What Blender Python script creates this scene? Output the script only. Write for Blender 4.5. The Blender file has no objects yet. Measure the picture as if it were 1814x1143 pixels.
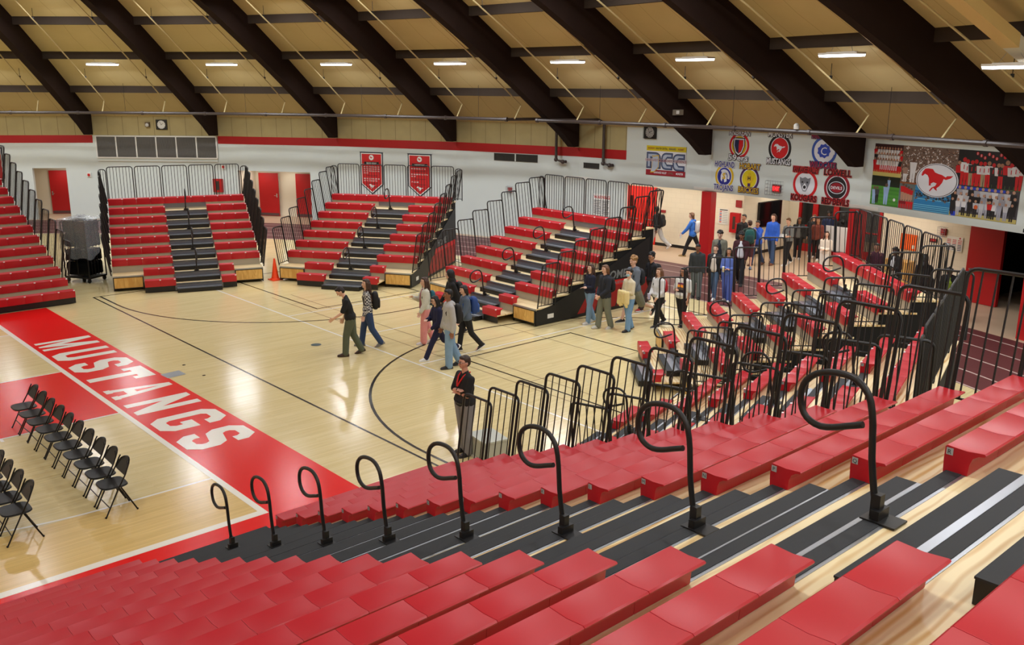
import bpy, math, random
from math import sin, cos, tan, radians as rad, pi, hypot, atan2
from mathutils import Vector, Matrix, Euler
random.seed(7)
SC = bpy.context.scene
COL = SC.collection
# ---------------------------------------------------------------- camera
cam_d = bpy.data.cameras.new('camera')
cam = bpy.data.objects.new('camera', cam_d)
COL.objects.link(cam)
cam_d.sensor_width = 36.0
cam_d.lens = 1645.21 / 1814 * 36.0
cam_d.clip_end = 300
cam.location = (-5.8224, -12.2460, 6.3097)
cam.rotation_euler = (rad(75.688), rad(-0.293), rad(-41.907))
SC.camera = cam

# ---------------------------------------------------------------- materials
def lin(c):
    return tuple((x / 255 / 12.92) if x / 255 <= .04045 else ((x / 255 + .055) / 1.055) ** 2.4 for x in c)

MATS = {}
def mat(name, rgb, rough=.6, metal=0., emit=0., noise=0., nscale=8., spec=.5, coat=0.):
    if name in MATS:
        return MATS[name]
    m = bpy.data.materials.new(name)
    m.use_nodes = True
    nt = m.node_tree
    b = nt.nodes['Principled BSDF']
    c = lin(rgb)
    b.inputs['Base Color'].default_value = (*c, 1)
    b.inputs['Roughness'].default_value = rough
    b.inputs['Metallic'].default_value = metal
    b.inputs['Specular IOR Level'].default_value = spec
    if coat:
        b.inputs['Coat Weight'].default_value = coat
        b.inputs['Coat Roughness'].default_value = .15
    if emit:
        b.inputs['Emission Color'].default_value = (*c, 1)
        b.inputs['Emission Strength'].default_value = emit
    if noise:
        tc = nt.nodes.new('ShaderNodeTexCoord')
        n = nt.nodes.new('ShaderNodeTexNoise')
        n.inputs['Scale'].default_value = nscale
        n.inputs['Detail'].default_value = 4
        r = nt.nodes.new('ShaderNodeMapRange')
        r.inputs['To Min'].default_value = 1 - noise
        r.inputs['To Max'].default_value = 1 + noise
        mx = nt.nodes.new('ShaderNodeVectorMath')
        mx.operation = 'SCALE'
        mx.inputs[0].default_value = c
        nt.links.new(tc.outputs['Object'], n.inputs['Vector'])
        nt.links.new(n.outputs['Fac'], r.inputs['Value'])
        nt.links.new(r.outputs['Result'], mx.inputs['Scale'])
        nt.links.new(mx.outputs['Vector'], b.inputs['Base Color'])
    MATS[name] = m
    return m

def nodes_of(name, rough):
    m = bpy.data.materials.new(name)
    m.use_nodes = True
    MATS[name] = m
    b = m.node_tree.nodes['Principled BSDF']
    b.inputs['Roughness'].default_value = rough
    return m, m.node_tree, b

def wood_floor(name, tones, rough, plank=(2.2, .057), axis='OBJECT'):
    """strip flooring: long thin boards of slightly different tone, fine grain along the board"""
    m, nt, b = nodes_of(name, rough)
    N, L = nt.nodes.new, nt.links.new
    tc = N('ShaderNodeTexCoord')
    br = N('ShaderNodeTexBrick')
    br.offset = .37
    br.inputs['Scale'].default_value = 1
    br.inputs['Mortar Size'].default_value = .0012
    br.inputs['Mortar Smooth'].default_value = .3
    br.inputs['Bias'].default_value = 0
    br.inputs['Brick Width'].default_value = plank[0]
    br.inputs['Row Height'].default_value = plank[1]
    br.inputs['Color1'].default_value = (*lin(tones[0]), 1)
    br.inputs['Color2'].default_value = (*lin(tones[1]), 1)
    br.inputs['Mortar'].default_value = (*lin(tones[2]), 1)
    L(tc.outputs['Object'], br.inputs['Vector'])
    mp = N('ShaderNodeMapping')
    mp.inputs['Scale'].default_value = (.5, 9, 1)
    L(tc.outputs['Object'], mp.inputs['Vector'])
    n = N('ShaderNodeTexNoise')
    n.inputs['Scale'].default_value = 2.2
    n.inputs['Detail'].default_value = 6
    L(mp.outputs['Vector'], n.inputs['Vector'])
    r = N('ShaderNodeMapRange')
    r.inputs['To Min'].default_value = .84
    r.inputs['To Max'].default_value = 1.16
    L(n.outputs['Fac'], r.inputs['Value'])
    v = N('ShaderNodeVectorMath')
    v.operation = 'SCALE'
    L(br.outputs['Color'], v.inputs[0])
    L(r.outputs['Result'], v.inputs['Scale'])
    L(v.outputs['Vector'], b.inputs['Base Color'])
    # slightly wavy varnish
    n2 = N('ShaderNodeTexNoise')
    n2.inputs['Scale'].default_value = 3.0
    mp2 = N('ShaderNodeMapping')
    mp2.inputs['Scale'].default_value = (.6, 5, 1)
    L(tc.outputs['Object'], mp2.inputs['Vector'])
    L(mp2.outputs['Vector'], n2.inputs['Vector'])
    bp = N('ShaderNodeBump')
    bp.inputs['Strength'].default_value = .10
    bp.inputs['Distance'].default_value = .02
    L(n2.outputs['Fac'], bp.inputs['Height'])
    L(bp.outputs['Normal'], b.inputs['Normal'])
    return m

def plywood(name, c1, c2, c3, scale=(1.2, 7, 3)):
    m, nt, b = nodes_of(name, .42)
    N, L = nt.nodes.new, nt.links.new
    tc = N('ShaderNodeTexCoord')
    mp = N('ShaderNodeMapping')
    mp.inputs['Scale'].default_value = scale
    L(tc.outputs['Object'], mp.inputs['Vector'])
    n = N('ShaderNodeTexNoise')
    n.inputs['Scale'].default_value = 1.5
    n.inputs['Detail'].default_value = 5
    n.inputs['Distortion'].default_value = 1.2
    L(mp.outputs['Vector'], n.inputs['Vector'])
    cr = N('ShaderNodeValToRGB')
    e = cr.color_ramp.elements
    e[0].position, e[0].color = .33, (*lin(c1), 1)
    e[1].position, e[1].color = .66, (*lin(c2), 1)
    k = cr.color_ramp.elements.new(.5)
    k.color = (*lin(c3), 1)
    L(n.outputs['Fac'], cr.inputs['Fac'])
    L(cr.outputs['Color'], b.inputs['Base Color'])
    return m

def striped_uv(name, rgb, line_rgb, count, width, rough=.8, mottled=.07, nscale=1.1):
    """boarding with thin joints across U (0..1 over one bay)"""
    m, nt, b = nodes_of(name, rough)
    N, L = nt.nodes.new, nt.links.new
    uv = N('ShaderNodeUVMap')
    sp = N('ShaderNodeSeparateXYZ')
    L(uv.outputs['UV'], sp.inputs['Vector'])
    mu = N('ShaderNodeMath'); mu.operation = 'MULTIPLY'; mu.inputs[1].default_value = count
    L(sp.outputs['X'], mu.inputs[0])
    fr = N('ShaderNodeMath'); fr.operation = 'FRACT'
    L(mu.outputs[0], fr.inputs[0])
    lt = N('ShaderNodeMath'); lt.operation = 'LESS_THAN'; lt.inputs[1].default_value = width
    L(fr.outputs[0], lt.inputs[0])
    tc = N('ShaderNodeTexCoord')
    n = N('ShaderNodeTexNoise'); n.inputs['Scale'].default_value = nscale; n.inputs['Detail'].default_value = 6
    L(tc.outputs['Object'], n.inputs['Vector'])
    r = N('ShaderNodeMapRange')
    r.inputs['To Min'].default_value = 1 - mottled
    r.inputs['To Max'].default_value = 1 + mottled
    L(n.outputs['Fac'], r.inputs['Value'])
    v = N('ShaderNodeVectorMath'); v.operation = 'SCALE'; v.inputs[0].default_value = lin(rgb)
    L(r.outputs['Result'], v.inputs['Scale'])
    mx = N('ShaderNodeMix'); mx.data_type = 'RGBA'
    L(lt.outputs[0], mx.inputs['Factor'])
    L(v.outputs['Vector'], mx.inputs['A'])
    mx.inputs['B'].default_value = (*lin(line_rgb), 1)
    L(mx.outputs['Result'], b.inputs['Base Color'])
    return m

def block_wall(name, rgb, mort):
    m, nt, b = nodes_of(name, .55)
    N, L = nt.nodes.new, nt.links.new
    uv = N('ShaderNodeUVMap')
    br = N('ShaderNodeTexBrick')
    br.inputs['Scale'].default_value = 1
    br.inputs['Brick Width'].default_value = .4
    br.inputs['Row Height'].default_value = .2
    br.inputs['Mortar Size'].default_value = .006
    br.inputs['Color1'].default_value = (*lin(rgb), 1)
    br.inputs['Color2'].default_value = (*lin(tuple(x * .985 for x in rgb)), 1)
    br.inputs['Mortar'].default_value = (*lin(mort), 1)
    L(uv.outputs['UV'], br.inputs['Vector'])
    L(br.outputs['Color'], b.inputs['Base Color'])
    return m

# ---------------------------------------------------------------- mesh builder
class MB:
    def __init__(self):
        self.v, self.f, self.m, self.uv, self.mats = [], [], [], {}, []
    def mi(self, m):
        if m not in self.mats:
            self.mats.append(m)
        return self.mats.index(m)
    def add(self, vs, fs, m):
        o = len(self.v)
        self.v += [tuple(p) for p in vs]
        k = self.mi(m)
        for f in fs:
            self.f.append(tuple(o + i for i in f))
            self.m.append(k)
    def poly(self, pts, m, uv=None):
        if uv:
            self.uv[len(self.f)] = uv
        self.add(pts, [tuple(range(len(pts)))], m)
    def box(self, lo, hi, m, M=None):
        x0, y0, z0 = lo; x1, y1, z1 = hi
        vs = [(x0, y0, z0), (x1, y0, z0), (x1, y1, z0), (x0, y1, z0), (x0, y0, z1), (x1, y0, z1), (x1, y1, z1), (x0, y1, z1)]
        if M is not None:
            vs = [tuple(M @ Vector(p)) for p in vs]
        self.add(vs, [(0, 3, 2, 1), (4, 5, 6, 7), (0, 1, 5, 4), (1, 2, 6, 5), (2, 3, 7, 6), (3, 0, 4, 7)], m)
    def prism(self, a, b, m):
        """two matching outlines joined into a closed solid"""
        n = len(a)
        fs = [tuple(range(n))[::-1], tuple(range(n, 2 * n))] + [(i, (i + 1) % n, n + (i + 1) % n, n + i) for i in range(n)]
        self.add(list(a) + list(b), fs, m)
    def tube(self, pts, r, m, n=7, closed=False, cap=True):
        P = [Vector(p) for p in pts]
        k = len(P)
        rr = r if isinstance(r, (list, tuple)) else [r] * k
        T = []
        for i in range(k):
            a = P[i - 1] if (i or closed) else P[i]
            b = P[(i + 1) % k] if (i < k - 1 or closed) else P[i]
            d = (b - a)
            T.append(d.normalized() if d.length > 1e-9 else Vector((0, 0, 1)))
        u = T[0].orthogonal().normalized()
        vs = []
        for i in range(k):
            u = (u - T[i] * u.dot(T[i]))
            u = u.normalized() if u.length > 1e-6 else T[i].orthogonal().normalized()
            w = T[i].cross(u)
            for j in range(n):
                a = 2 * pi * j / n
                vs.append(P[i] + (u * cos(a) + w * sin(a)) * rr[i])
        fs = []
        for i in range(k if closed else k - 1):
            for j in range(n):
                a, b = i * n + j, i * n + (j + 1) % n
                c, d = ((i + 1) % k) * n + (j + 1) % n, ((i + 1) % k) * n + j
                fs.append((a, b, c, d))
        if cap and not closed:
            fs.append(tuple(range(n))[::-1])
            fs.append(tuple((k - 1) * n + j for j in range(n)))
        self.add(vs, fs, m)
    def ball(self, c, r, m, nu=10, nv=7, M=None):
        rx, ry, rz = r if isinstance(r, (list, tuple)) else (r, r, r)
        vs = [(0, 0, -1)]
        for i in range(1, nv):
            t = -pi / 2 + pi * i / nv
            for j in range(nu):
                a = 2 * pi * j / nu
                vs.append((cos(t) * cos(a), cos(t) * sin(a), sin(t)))
        vs.append((0, 0, 1))
        fs = [(0, 1 + (j + 1) % nu, 1 + j) for j in range(nu)]
        for i in range(nv - 2):
            for j in range(nu):
                a, b = 1 + i * nu + j, 1 + i * nu + (j + 1) % nu
                fs.append((a, b, b + nu, a + nu))
        e = len(vs) - 1
        fs += [(e, e - nu + j, e - nu + (j + 1) % nu) for j in range(nu)]
        out = []
        for p in vs:
            q = Vector((p[0] * rx, p[1] * ry, p[2] * rz))
            if M is not None:
                q = M @ q
            out.append(q + Vector(c))
        self.add(out, fs, m)
    def capsule(self, a, b, ra, rb, m, n=9, fl=1.0):
        """tapered limb with rounded ends"""
        A, B = Vector(a), Vector(b)
        d = B - A
        L = d.length
        if L < 1e-6:
            d = Vector((0, 0, 1)); L = 1e-6
        t = d / L
        pts, rs = [], []
        for k in (-1, -.8, -.45, 0):
            pts.append(A + t * ra * k); rs.append(max(ra * math.sqrt(max(0, 1 - k * k)), ra * .12))
        for k in (0, .45, .8, 1):
            pts.append(B + t * rb * k); rs.append(max(rb * math.sqrt(max(0, 1 - k * k)), rb * .12))
        self.tube(pts, rs, m, n)
    def disc(self, c, r, m, n=28, z=0., ax=None, ay=None, a0=0., a1=2 * pi):
        cx, cy = c
        pts = [(cx + r * cos(a0 + (a1 - a0) * i / n), cy + r * sin(a0 + (a1 - a0) * i / n), z) for i in range(n)]
        self.poly(pts, m)
    def cyl(self, c, r0, r1, h, m, n=16):
        cx, cy, cz = c
        a = [(cx + r0 * cos(2 * pi * i / n), cy + r0 * sin(2 * pi * i / n), cz) for i in range(n)]
        b = [(cx + r1 * cos(2 * pi * i / n), cy + r1 * sin(2 * pi * i / n), cz + h) for i in range(n)]
        self.prism(a, b, m)
    def text(self, s, x, y, z, hgt, m, w=None, bold=.012, sq=None, align=.5, shear=0.):
        """flat lettering in the local x/y plane, hgt = cap height, w = forced width"""
        vs, fs, tw = glyphs(s, bold)
        sx = (w / tw) if w else hgt * (sq or 1.)
        self.add([(x + (p[0] - tw * align) * sx + shear * p[1] * hgt, y + p[1] * hgt, z) for p in vs], fs, m)
    def build(self, name, parent=None, smooth=False, loc=None, rotz=0., M=None):
        me = bpy.data.meshes.new(name)
        me.from_pydata(self.v, [], self.f)
        for m in self.mats:
            me.materials.append(m)
        me.polygons.foreach_set('material_index', self.m)
        if smooth:
            me.polygons.foreach_set('use_smooth', [True] * len(self.f))
        if self.uv:
            lay = me.uv_layers.new(name='uv')
            for fi, uvs in self.uv.items():
                for li, q in zip(me.polygons[fi].loop_indices, uvs):
                    lay.data[li].uv = q
        if smooth:
            try:
                me.set_sharp_from_angle(angle=rad(40))
            except Exception:
                pass
        me.update()
        return link(me, name, parent, loc, rotz, M)

def link(me, name, parent=None, loc=None, rotz=0., M=None):
    o = bpy.data.objects.new(name, me)
    COL.objects.link(o)
    if parent is not None:
        o.parent = parent
    if loc is not None:
        o.location = loc
    if rotz:
        o.rotation_euler = (0, 0, rotz)
    if M is not None:
        o.matrix_local = M
    return o

_G = {}
def glyphs(s, bold):
    k = (s, bold)
    if k in _G:
        return _G[k]
    c = bpy.data.curves.new('lettering', 'FONT')
    c.body = s
    c.size = 1.0
    c.offset = bold
    c.resolution_u = 2
    o = bpy.data.objects.new('lettering', c)
    COL.objects.link(o)
    dg = bpy.context.evaluated_depsgraph_get()
    me = bpy.data.meshes.new_from_object(o.evaluated_get(dg))
    vs = [(v.co.x, v.co.y) for v in me.vertices]
    fs = [tuple(p.vertices) for p in me.polygons]
    bpy.data.objects.remove(o); bpy.data.curves.remove(c); bpy.data.meshes.remove(me)
    x0 = min(v[0] for v in vs); x1 = max(v[0] for v in vs)
    cap = .73
    vs = [((x - x0) / cap, y / cap) for x, y in vs]
    _G[k] = (vs, fs, (x1 - x0) / cap)
    return _G[k]

def empty(name, loc=(0, 0, 0), rotz=0., M=None):
    o = bpy.data.objects.new(name, None)
    o.empty_display_size = .1
    COL.objects.link(o)
    o.location = loc
    o.rotation_euler = (0, 0, rotz)
    if M is not None:
        o.matrix_world = M
    return o

def tag(o, label, cat, group=None, kind=None):
    o['label'] = label
    o['category'] = cat
    if group:
        o['group'] = group
    if kind:
        o['kind'] = kind
    return o

def struct(o):
    o['kind'] = 'structure'
    return o

def copy_tree(o, parent=None):
    kids = list(o.children)
    c = o.copy()
    COL.objects.link(c)
    if parent is not None:
        mi = o.matrix_parent_inverse.copy()
        c.parent = parent
        c.matrix_parent_inverse = mi
    for k in kids:
        copy_tree(k, c)
    return c
LED_STRENGTH, HALL_STRENGTH, EXPOSURE = 100.0, 8, 0.45
# ---------------------------------------------------------------- the materials of the place
RED = mat('bench_red_plastic', (184, 22, 36), .37, spec=.5, noise=.05, nscale=3)
REDP = mat('painted_red', (176, 8, 14), .5)
REDB = mat('stripe_red', (168, 6, 14), .6)
BLK = mat('black_steel', (20, 20, 21), .42)
BLKR = mat('black_rubber', (38, 41, 44), .7, noise=.15, nscale=60)
DARK = mat('unlit_black', (8, 8, 8), .9)  # near-black puts the darkness of unlit spaces into the colour
ALU = mat('aluminium', (170, 175, 182), .35, .85)
STEEL = mat('galvanised_riser', (176, 170, 154), .5, .15)
WHITE = mat('white_paint', (222, 222, 216), .55)
def figured_ply(name, pale, dark):
    m, nt, b = nodes_of(name, .38)
    N, L = nt.nodes.new, nt.links.new
    tc = N('ShaderNodeTexCoord'); mp = N('ShaderNodeMapping'); mp.inputs['Scale'].default_value = (.55, 2.6, 1)
    L(tc.outputs['Object'], mp.inputs['Vector'])
    w = N('ShaderNodeTexWave'); w.bands_direction = 'Y'; w.inputs['Scale'].default_value = 1.7; w.inputs['Distortion'].default_value = 9; w.inputs['Detail'].default_value = 2.5; w.inputs['Detail Scale'].default_value = .8
    L(mp.outputs['Vector'], w.inputs['Vector'])
    n = N('ShaderNodeTexNoise'); n.inputs['Scale'].default_value = .9
    L(tc.outputs['Object'], n.inputs['Vector'])
    mu = N('ShaderNodeMath'); mu.operation = 'MULTIPLY'
    L(w.outputs['Fac'], mu.inputs[0]); L(n.outputs['Fac'], mu.inputs[1])
    cr = N('ShaderNodeValToRGB'); e = cr.color_ramp.elements
    e[0].position, e[0].color = .25, (*lin(pale), 1)
    e[1].position, e[1].color = .62, (*lin(dark), 1)
    L(mu.outputs[0], cr.inputs['Fac']); L(cr.outputs['Color'], b.inputs['Base Color'])
    return m
PLY = figured_ply('maple_plywood_deck', (238, 220, 174), (206, 164, 98))
PLYF = plywood('fir_plywood_front', (208, 156, 78), (234, 192, 112), (218, 172, 94), (6, 1.5, 1.5))
FLOORW = wood_floor('court_maple_strip', ((226, 209, 158), (218, 199, 146), (202, 180, 128)), .17)
FLOORS = wood_floor('court_maple_stained', ((224, 194, 128), (215, 184, 118), (196, 164, 102)), .19)
PAINTR = mat('court_red_paint', (228, 10, 8), .2, spec=.22)
PAINTW = mat('court_white_paint', (238, 236, 226), .2)
PAINTK = mat('court_black_paint', (14, 12, 12), .22)
PAINTG = mat('court_faint_line', (150, 130, 100), .2)
TRACK = mat('maroon_track_rubber', (92, 44, 44), .5, noise=.05, nscale=4)
TRKW = mat('track_lane_white', (186, 160, 150), .6)
HALL = mat('corridor_tan_floor', (190, 164, 136), .4, noise=.03, nscale=5)
WALLW = mat('wall_white_painted', (202, 210, 206), .6, noise=.015, nscale=1.5)
WALLC = block_wall('corridor_cream_block', (228, 219, 198), (218, 209, 188))
PANEL = striped_uv('tan_wall_boarding', (170, 156, 110), (110, 98, 66), 8, .022, mottled=.16, nscale=1.6)
DECK = striped_uv('tan_roof_deck', (196, 180, 132), (146, 128, 86), 5, .012, mottled=.10, nscale=.9)
BEAM = mat('dark_brown_glulam', (33, 20, 14), .8, spec=.15, noise=.12, nscale=2)
PURL = mat('brown_purlin', (58, 49, 42), .8, spec=.15, noise=.08, nscale=3)
PIPEB = mat('brown_pipe', (62, 52, 48), .45)
PIPEC = mat('cream_pipe', (196, 180, 132), .45)
GREY = mat('louver_grey', (104, 102, 98), .5)
CHROME = mat('chrome', (210, 210, 212), .2, 1.)
GLASSM, _nt, _b = nodes_of('clear_glass', .03)
_b.inputs['Base Color'].default_value = (.9, .93, .93, 1)
_b.inputs['Transmission Weight'].default_value = 1.0
_b.inputs['IOR'].default_value = 1.15
LED = mat('led_diffuser', (236, 241, 255), .4, emit=9.0)
LEDH = mat('led_corridor', (255, 246, 232), .4, emit=HALL_STRENGTH)
LITRED = mat('exit_letters_lit', (255, 40, 44), .4, emit=2.4)

# ---------------------------------------------------------------- the round building
C0 = (-12.8, 7.62)
PH = 50.248
RW = 34.45
FD = RW * cos(rad(5))
def pol(r, az, z=0.):
    return (C0[0] + r * cos(rad(az)), C0[1] + r * sin(rad(az)), z)
def mid(k):
    return PH - 10 * (k + .5)
def facet(k, d=FD):
    """frame on the wall facet of bay k: x to the right as seen from inside, y up, z towards the inside"""
    a = rad(mid(k))
    r = Vector((sin(a), -cos(a), 0)); u = Vector((0, 0, 1)); n = Vector((-cos(a), -sin(a), 0))
    o = Vector((C0[0] + d * cos(a), C0[1] + d * sin(a), 0))
    M = Matrix.Identity(4)
    for i in range(3):
        M[i][0], M[i][1], M[i][2], M[i][3] = r[i], u[i], n[i], o[i]
    return M
def bay(az):
    return math.floor((PH - az) / 10)
def fx(az, k=None, d=FD):
    k = bay(az) if k is None else k
    return d * tan(rad(mid(k) - az))
def deckz(r):
    return 5.05 + .00775 * (34.1 ** 2 - r * r) + .1 * (34.1 - r)
# ---------------------------------------------------------------- floor with everything painted on it
def build_floor():
    b = MB()
    cx, cy = C0
    def ring(r0, r1, z, m, a0=0, a1=360, n=144):
        for i in range(n):
            p, q = a0 + (a1 - a0) * i / n, a0 + (a1 - a0) * (i + 1) / n
            b.poly([pol(r0, p, z), pol(r1, p, z), pol(r1, q, z), pol(r0, q, z)], m)
    b.poly([pol(29.85, 360 * i / 144, 0) for i in range(144)], FLOORW)
    ring(29.85, 34.03, 0, TRACK)
    for r in (30.74, 31.69, 32.64, 33.55, 29.9):
        ring(r - .03, r + .03, .002, TRKW)
    ring(34.03, 44.5, 0, HALL)
    z = .0015
    def rect(x0, y0, x1, y1, m, zz=z):
        b.poly([(x0, y0, zz), (x1, y0, zz), (x1, y1, zz), (x0, y1, zz)], m)
    # stained side lanes of the main court
    rect(-25.6, .0, 0, 1.62, FLOORS, .0008)
    rect(-25.6, 13.62, 0, 15.24, FLOORS, .0008)
    # red borders
    rect(.11, -1.0, 1.64, 16.24, PAINTR)
    rect(-25.6, -1.0, .11, -.15, PAINTR)
    rect(-25.6, 15.39, .11, 16.24, PAINTR)
    # free throw lane
    rect(-5.79, 5.84, 0, 9.40, PAINTR)
    zl = .003
    rect(-25.6, -.15, .11, 0, PAINTW, zl)
    rect(-25.6, 15.24, .11, 15.39, PAINTW, zl)
    rect(0, 0, .11, 15.24, PAINTW, zl)
    rect(-5.79, 5.79, 0, 5.84, PAINTW, zl)
    rect(-5.79, 9.40, 0, 9.45, PAINTW, zl)
    rect(-5.79, 5.79, -5.74, 9.45, PAINTW, zl)
    for k, x in enumerate((-2.1, -3.0, -3.9, -4.8)):
        rect(x - .05, 5.64, x, 5.79, PAINTW, zl); rect(x - .05, 9.45, x, 9.60, PAINTW, zl)
    def arc(cx_, cy_, r, a0, a1, w, m, zz=zl, n=48):
        for i in range(n):
            p, q = rad(a0 + (a1 - a0) * i / n), rad(a0 + (a1 - a0) * (i + 1) / n)
            b.poly([(cx_ + (r - w) * cos(p), cy_ + (r - w) * sin(p), zz), (cx_ + r * cos(p), cy_ + r * sin(p), zz),
                    (cx_ + r * cos(q), cy_ + r * sin(q), zz), (cx_ + (r - w) * cos(q), cy_ + (r - w) * sin(q), zz)], m)
    arc(-1.6, 7.62, 6.02, 90, 270, .05, PAINTW)
    rect(-1.6, 1.6, 0, 1.65, PAINTW, zl)
    rect(-1.6, 13.59, 0, 13.64, PAINTW, zl)
    # practice court lines, black
    rect(3.105, -4, 3.155, 16.76, PAINTK, zl)
    rect(3.105, 16.71, 15.5, 16.76, PAINTK, zl)
    rect(15.5, -1, 15.55, 16.76, PAINTK, zl)
    arc(9.34, .15, 6.04, 0, 180, .06, PAINTK)
    rect(3.30, -4, 3.36, .15, PAINTK, zl)
    arc(9.34, 15.25, 6.04, 180, 360, .06, PAINTK)
    rect(3.30, 15.25, 3.36, 16.71, PAINTK, zl)
    for y0, y1 in ((-1, 4.34), (11.0, 16.7)):
        rect(7.48, y0, 7.53, y1, PAINTK, zl)
        rect(11.13, y0, 11.18, y1, PAINTK, zl)
    rect(7.48, 4.29, 11.18, 4.34, PAINTK, zl)
    rect(7.48, 11.0, 11.18, 11.05, PAINTK, zl)
    # white net-game court
    rect(6.395, -3, 6.445, 15.5, PAINTW, zl)
    for y in (4.59, 7.69, 10.76):
        rect(6.42, y - .025, 15.4, y + .025, PAINTW, zl + .0005)
    rect(15.35, -3, 15.4, 15.5, PAINTW, zl)
    for x in (7.22, 7.86, 10.3):
        rect(x - .012, .4, x + .012, 13.2, PAINTG, .0022)
    for y in (1.95, 5.2, 12.0):
        rect(7.2, y - .012, 14.4, y + .012, PAINTG, .0022)
    # big block letters along the red end strip, read from the court
    q = .25
    L = {
     'M': [[(0, 0), (.2, 0), (.2, .58), (.44, 0), (.56, 0), (.8, .58), (.8, 0), (1, 0), (1, 1), (.76, 1), (.5, .4), (.24, 1), (0, 1)]],
     'U': [[(0, 1), (0, .17), (.2, 0), (.8, 0), (1, .17), (1, 1), (.7, 1), (.7, .3), (.62, .2), (.38, .2), (.3, .3), (.3, 1)]],
     'S': [[(0, .32), (.0, .16), (.22, 0), (.78, 0), (1, .16), (1, .42), (.84, .56), (.36, .64), (.3, .7), (.3, .76), (.38, .82), (.62, .82), (.7, .76), (.7, .68),
            (1, .68), (1, .84), (.78, 1), (.22, 1), (0, .84), (0, .58), (.16, .44), (.64, .36), (.7, .3), (.7, .24), (.62, .18), (.38, .18), (.3, .24), (.3, .32)]],
     'T': [[(.35, 0), (.65, 0), (.65, .76), (.8, .76), (.8, .66), (1.02, .66), (1.02, 1), (-.02, 1), (-.02, .66), (.2, .66), (.2, .76), (.35, .76)]],
     'A': [[(0, 0), (.34, 0), (.34, .1), (.29, .1), (.33, .26), (.67, .26), (.71, .1), (.66, .1), (.66, 0), (1, 0), (1, .1), (.95, .1), (.64, 1), (.36, 1), (.05, .1), (0, .1)],
           [(.39, .42), (.5, .8), (.61, .42)]],
     'N': [[(0, 0), (.28, 0), (.28, .55), (.72, 0), (1, 0), (1, 1), (.72, 1), (.72, .45), (.28, 1), (0, 1)]],
     'G': [[(1, .68), (1, .84), (.78, 1), (.22, 1), (0, .84), (0, .16), (.22, 0), (.78, 0), (1, .16), (1, .54), (.52, .54), (.52, .36), (.7, .36), (.7, .26), (.62, .19), (.38, .19), (.3, .26),
            (.3, .74), (.38, .81), (.62, .81), (.7, .74), (.7, .68)]],
    }
    spans = [('M', 12.28, 11.42), ('U', 11.0, 10.21), ('S', 9.80, 8.99), ('T', 8.73, 7.84), ('A', 7.38, 6.63), ('N', 6.20, 5.43), ('G', 4.98, 4.12), ('S', 3.75, 2.92)]
    for ch, y0, y1 in spans:
        for j, loop in enumerate(L[ch]):
            pts = [(.22 + 1.31 * py, y0 + (y1 - y0) * px, .0035 + .0015 * j) for px, py in loop]
            m = PAINTR if j else PAINTW
            tess(b, pts, m)
    # floor plate and sockets
    b.poly([(1.62, 7.38, .004), (2.05, 7.42, .004), (2.04, 7.80, .004), (1.60, 7.76, .004)], mat('floor_plate_grey', (150, 158, 164), .3, .5))
    for x, y in ((2.30, 8.13), (2.31, 7.07)):
        b.disc((x, y), .04, PAINTK, 12, .004)
    b.disc((5.5, 7.66), .13, mat('floor_socket_green', (26, 58, 58), .4), 20, .004)
    return struct(b.build('floor'))

def tess(b, pts, m):
    from mathutils.geometry import tessellate_polygon
    P = [Vector(p) for p in pts]
    tris = tessellate_polygon([P])
    fs = []
    for t in tris:
        a, c, d = (P[i] for i in t)
        if (c - a).cross(d - a).z < 0:
            t = (t[0], t[2], t[1])
        fs.append(tuple(t))
    b.add(pts, fs, m)
build_floor()

# ---------------------------------------------------------------- walls
def wall_piece(b, k, x0, x1, z0, z1, m, thick=.2, depth=FD):
    """a straight piece of the wall facet of bay k"""
    M = facet(k, depth)
    def P(x, z, t): return tuple(M @ Vector((x, z, -t)))
    f = [P(x0, z0, 0), P(x1, z0, 0), P(x1, z1, 0), P(x0, z1, 0)]
    r = [P(x0, z0, thick), P(x1, z0, thick), P(x1, z1, thick), P(x0, z1, thick)]
    uv = [(x0 / 6 + .5, z0), (x1 / 6 + .5, z0), (x1 / 6 + .5, z1), (x0 / 6 + .5, z1)]
    b.poly(f, m, uv)
    b.poly(r[::-1], m, uv)
    for i in range(4):
        j = (i + 1) % 4
        b.poly([f[j], f[i], r[i], r[j]], m, [(0.3, 0)] * 4)
HX = RW * sin(rad(5))
ZS0, ZS1, ZT = 3.60, 3.95, 5.05
def bay_wall(b, k, openings=(), lower=True, tan_band=True, z_from=0., x_clip=None):
    """lower white wall (with openings x0,x1,ztop) and the boarded band above it"""
    if lower:
        xs = -HX
        for (o0, o1, zt) in sorted(openings):
            if o0 > xs:
                wall_piece(b, k, xs, o0, z_from, ZS1, WALLW)
            wall_piece(b, k, o0, o1, zt, ZS1, WALLW)
            xs = o1
        if xs < HX:
            wall_piece(b, k, xs, HX, z_from, ZS1, WALLW)
    wall_piece(b, k, -HX, HX, ZS1, ZT, PANEL if tan_band else WALLW)
b = MB()
A0, A1 = fx(55.0, -1), fx(52.47, -1)
B0, B1 = fx(38.75, 1), fx(32.62, 1)
bay_wall(b, -2)
bay_wall(b, -1, [(A0, A1, 2.42)])
bay_wall(b, 0)
bay_wall(b, 1, [(B0, B1, 2.38)])
bay_wall(b, 2); bay_wall(b, 3)
struct(b.build('wall_far'))
b = MB()
E0 = fx(6.45, 4)
wall_piece(b, 4, -HX, E0, 0, ZS1, WALLW)
wall_piece(b, 4, E0, HX, 2.69, ZS1, WALLW)
xsplit = fx(6.42, 4)
wall_piece(b, 4, -HX, xsplit, ZS1, ZT, PANEL)
wall_piece(b, 4, xsplit, HX, ZS1, ZT, WALLW)
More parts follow.
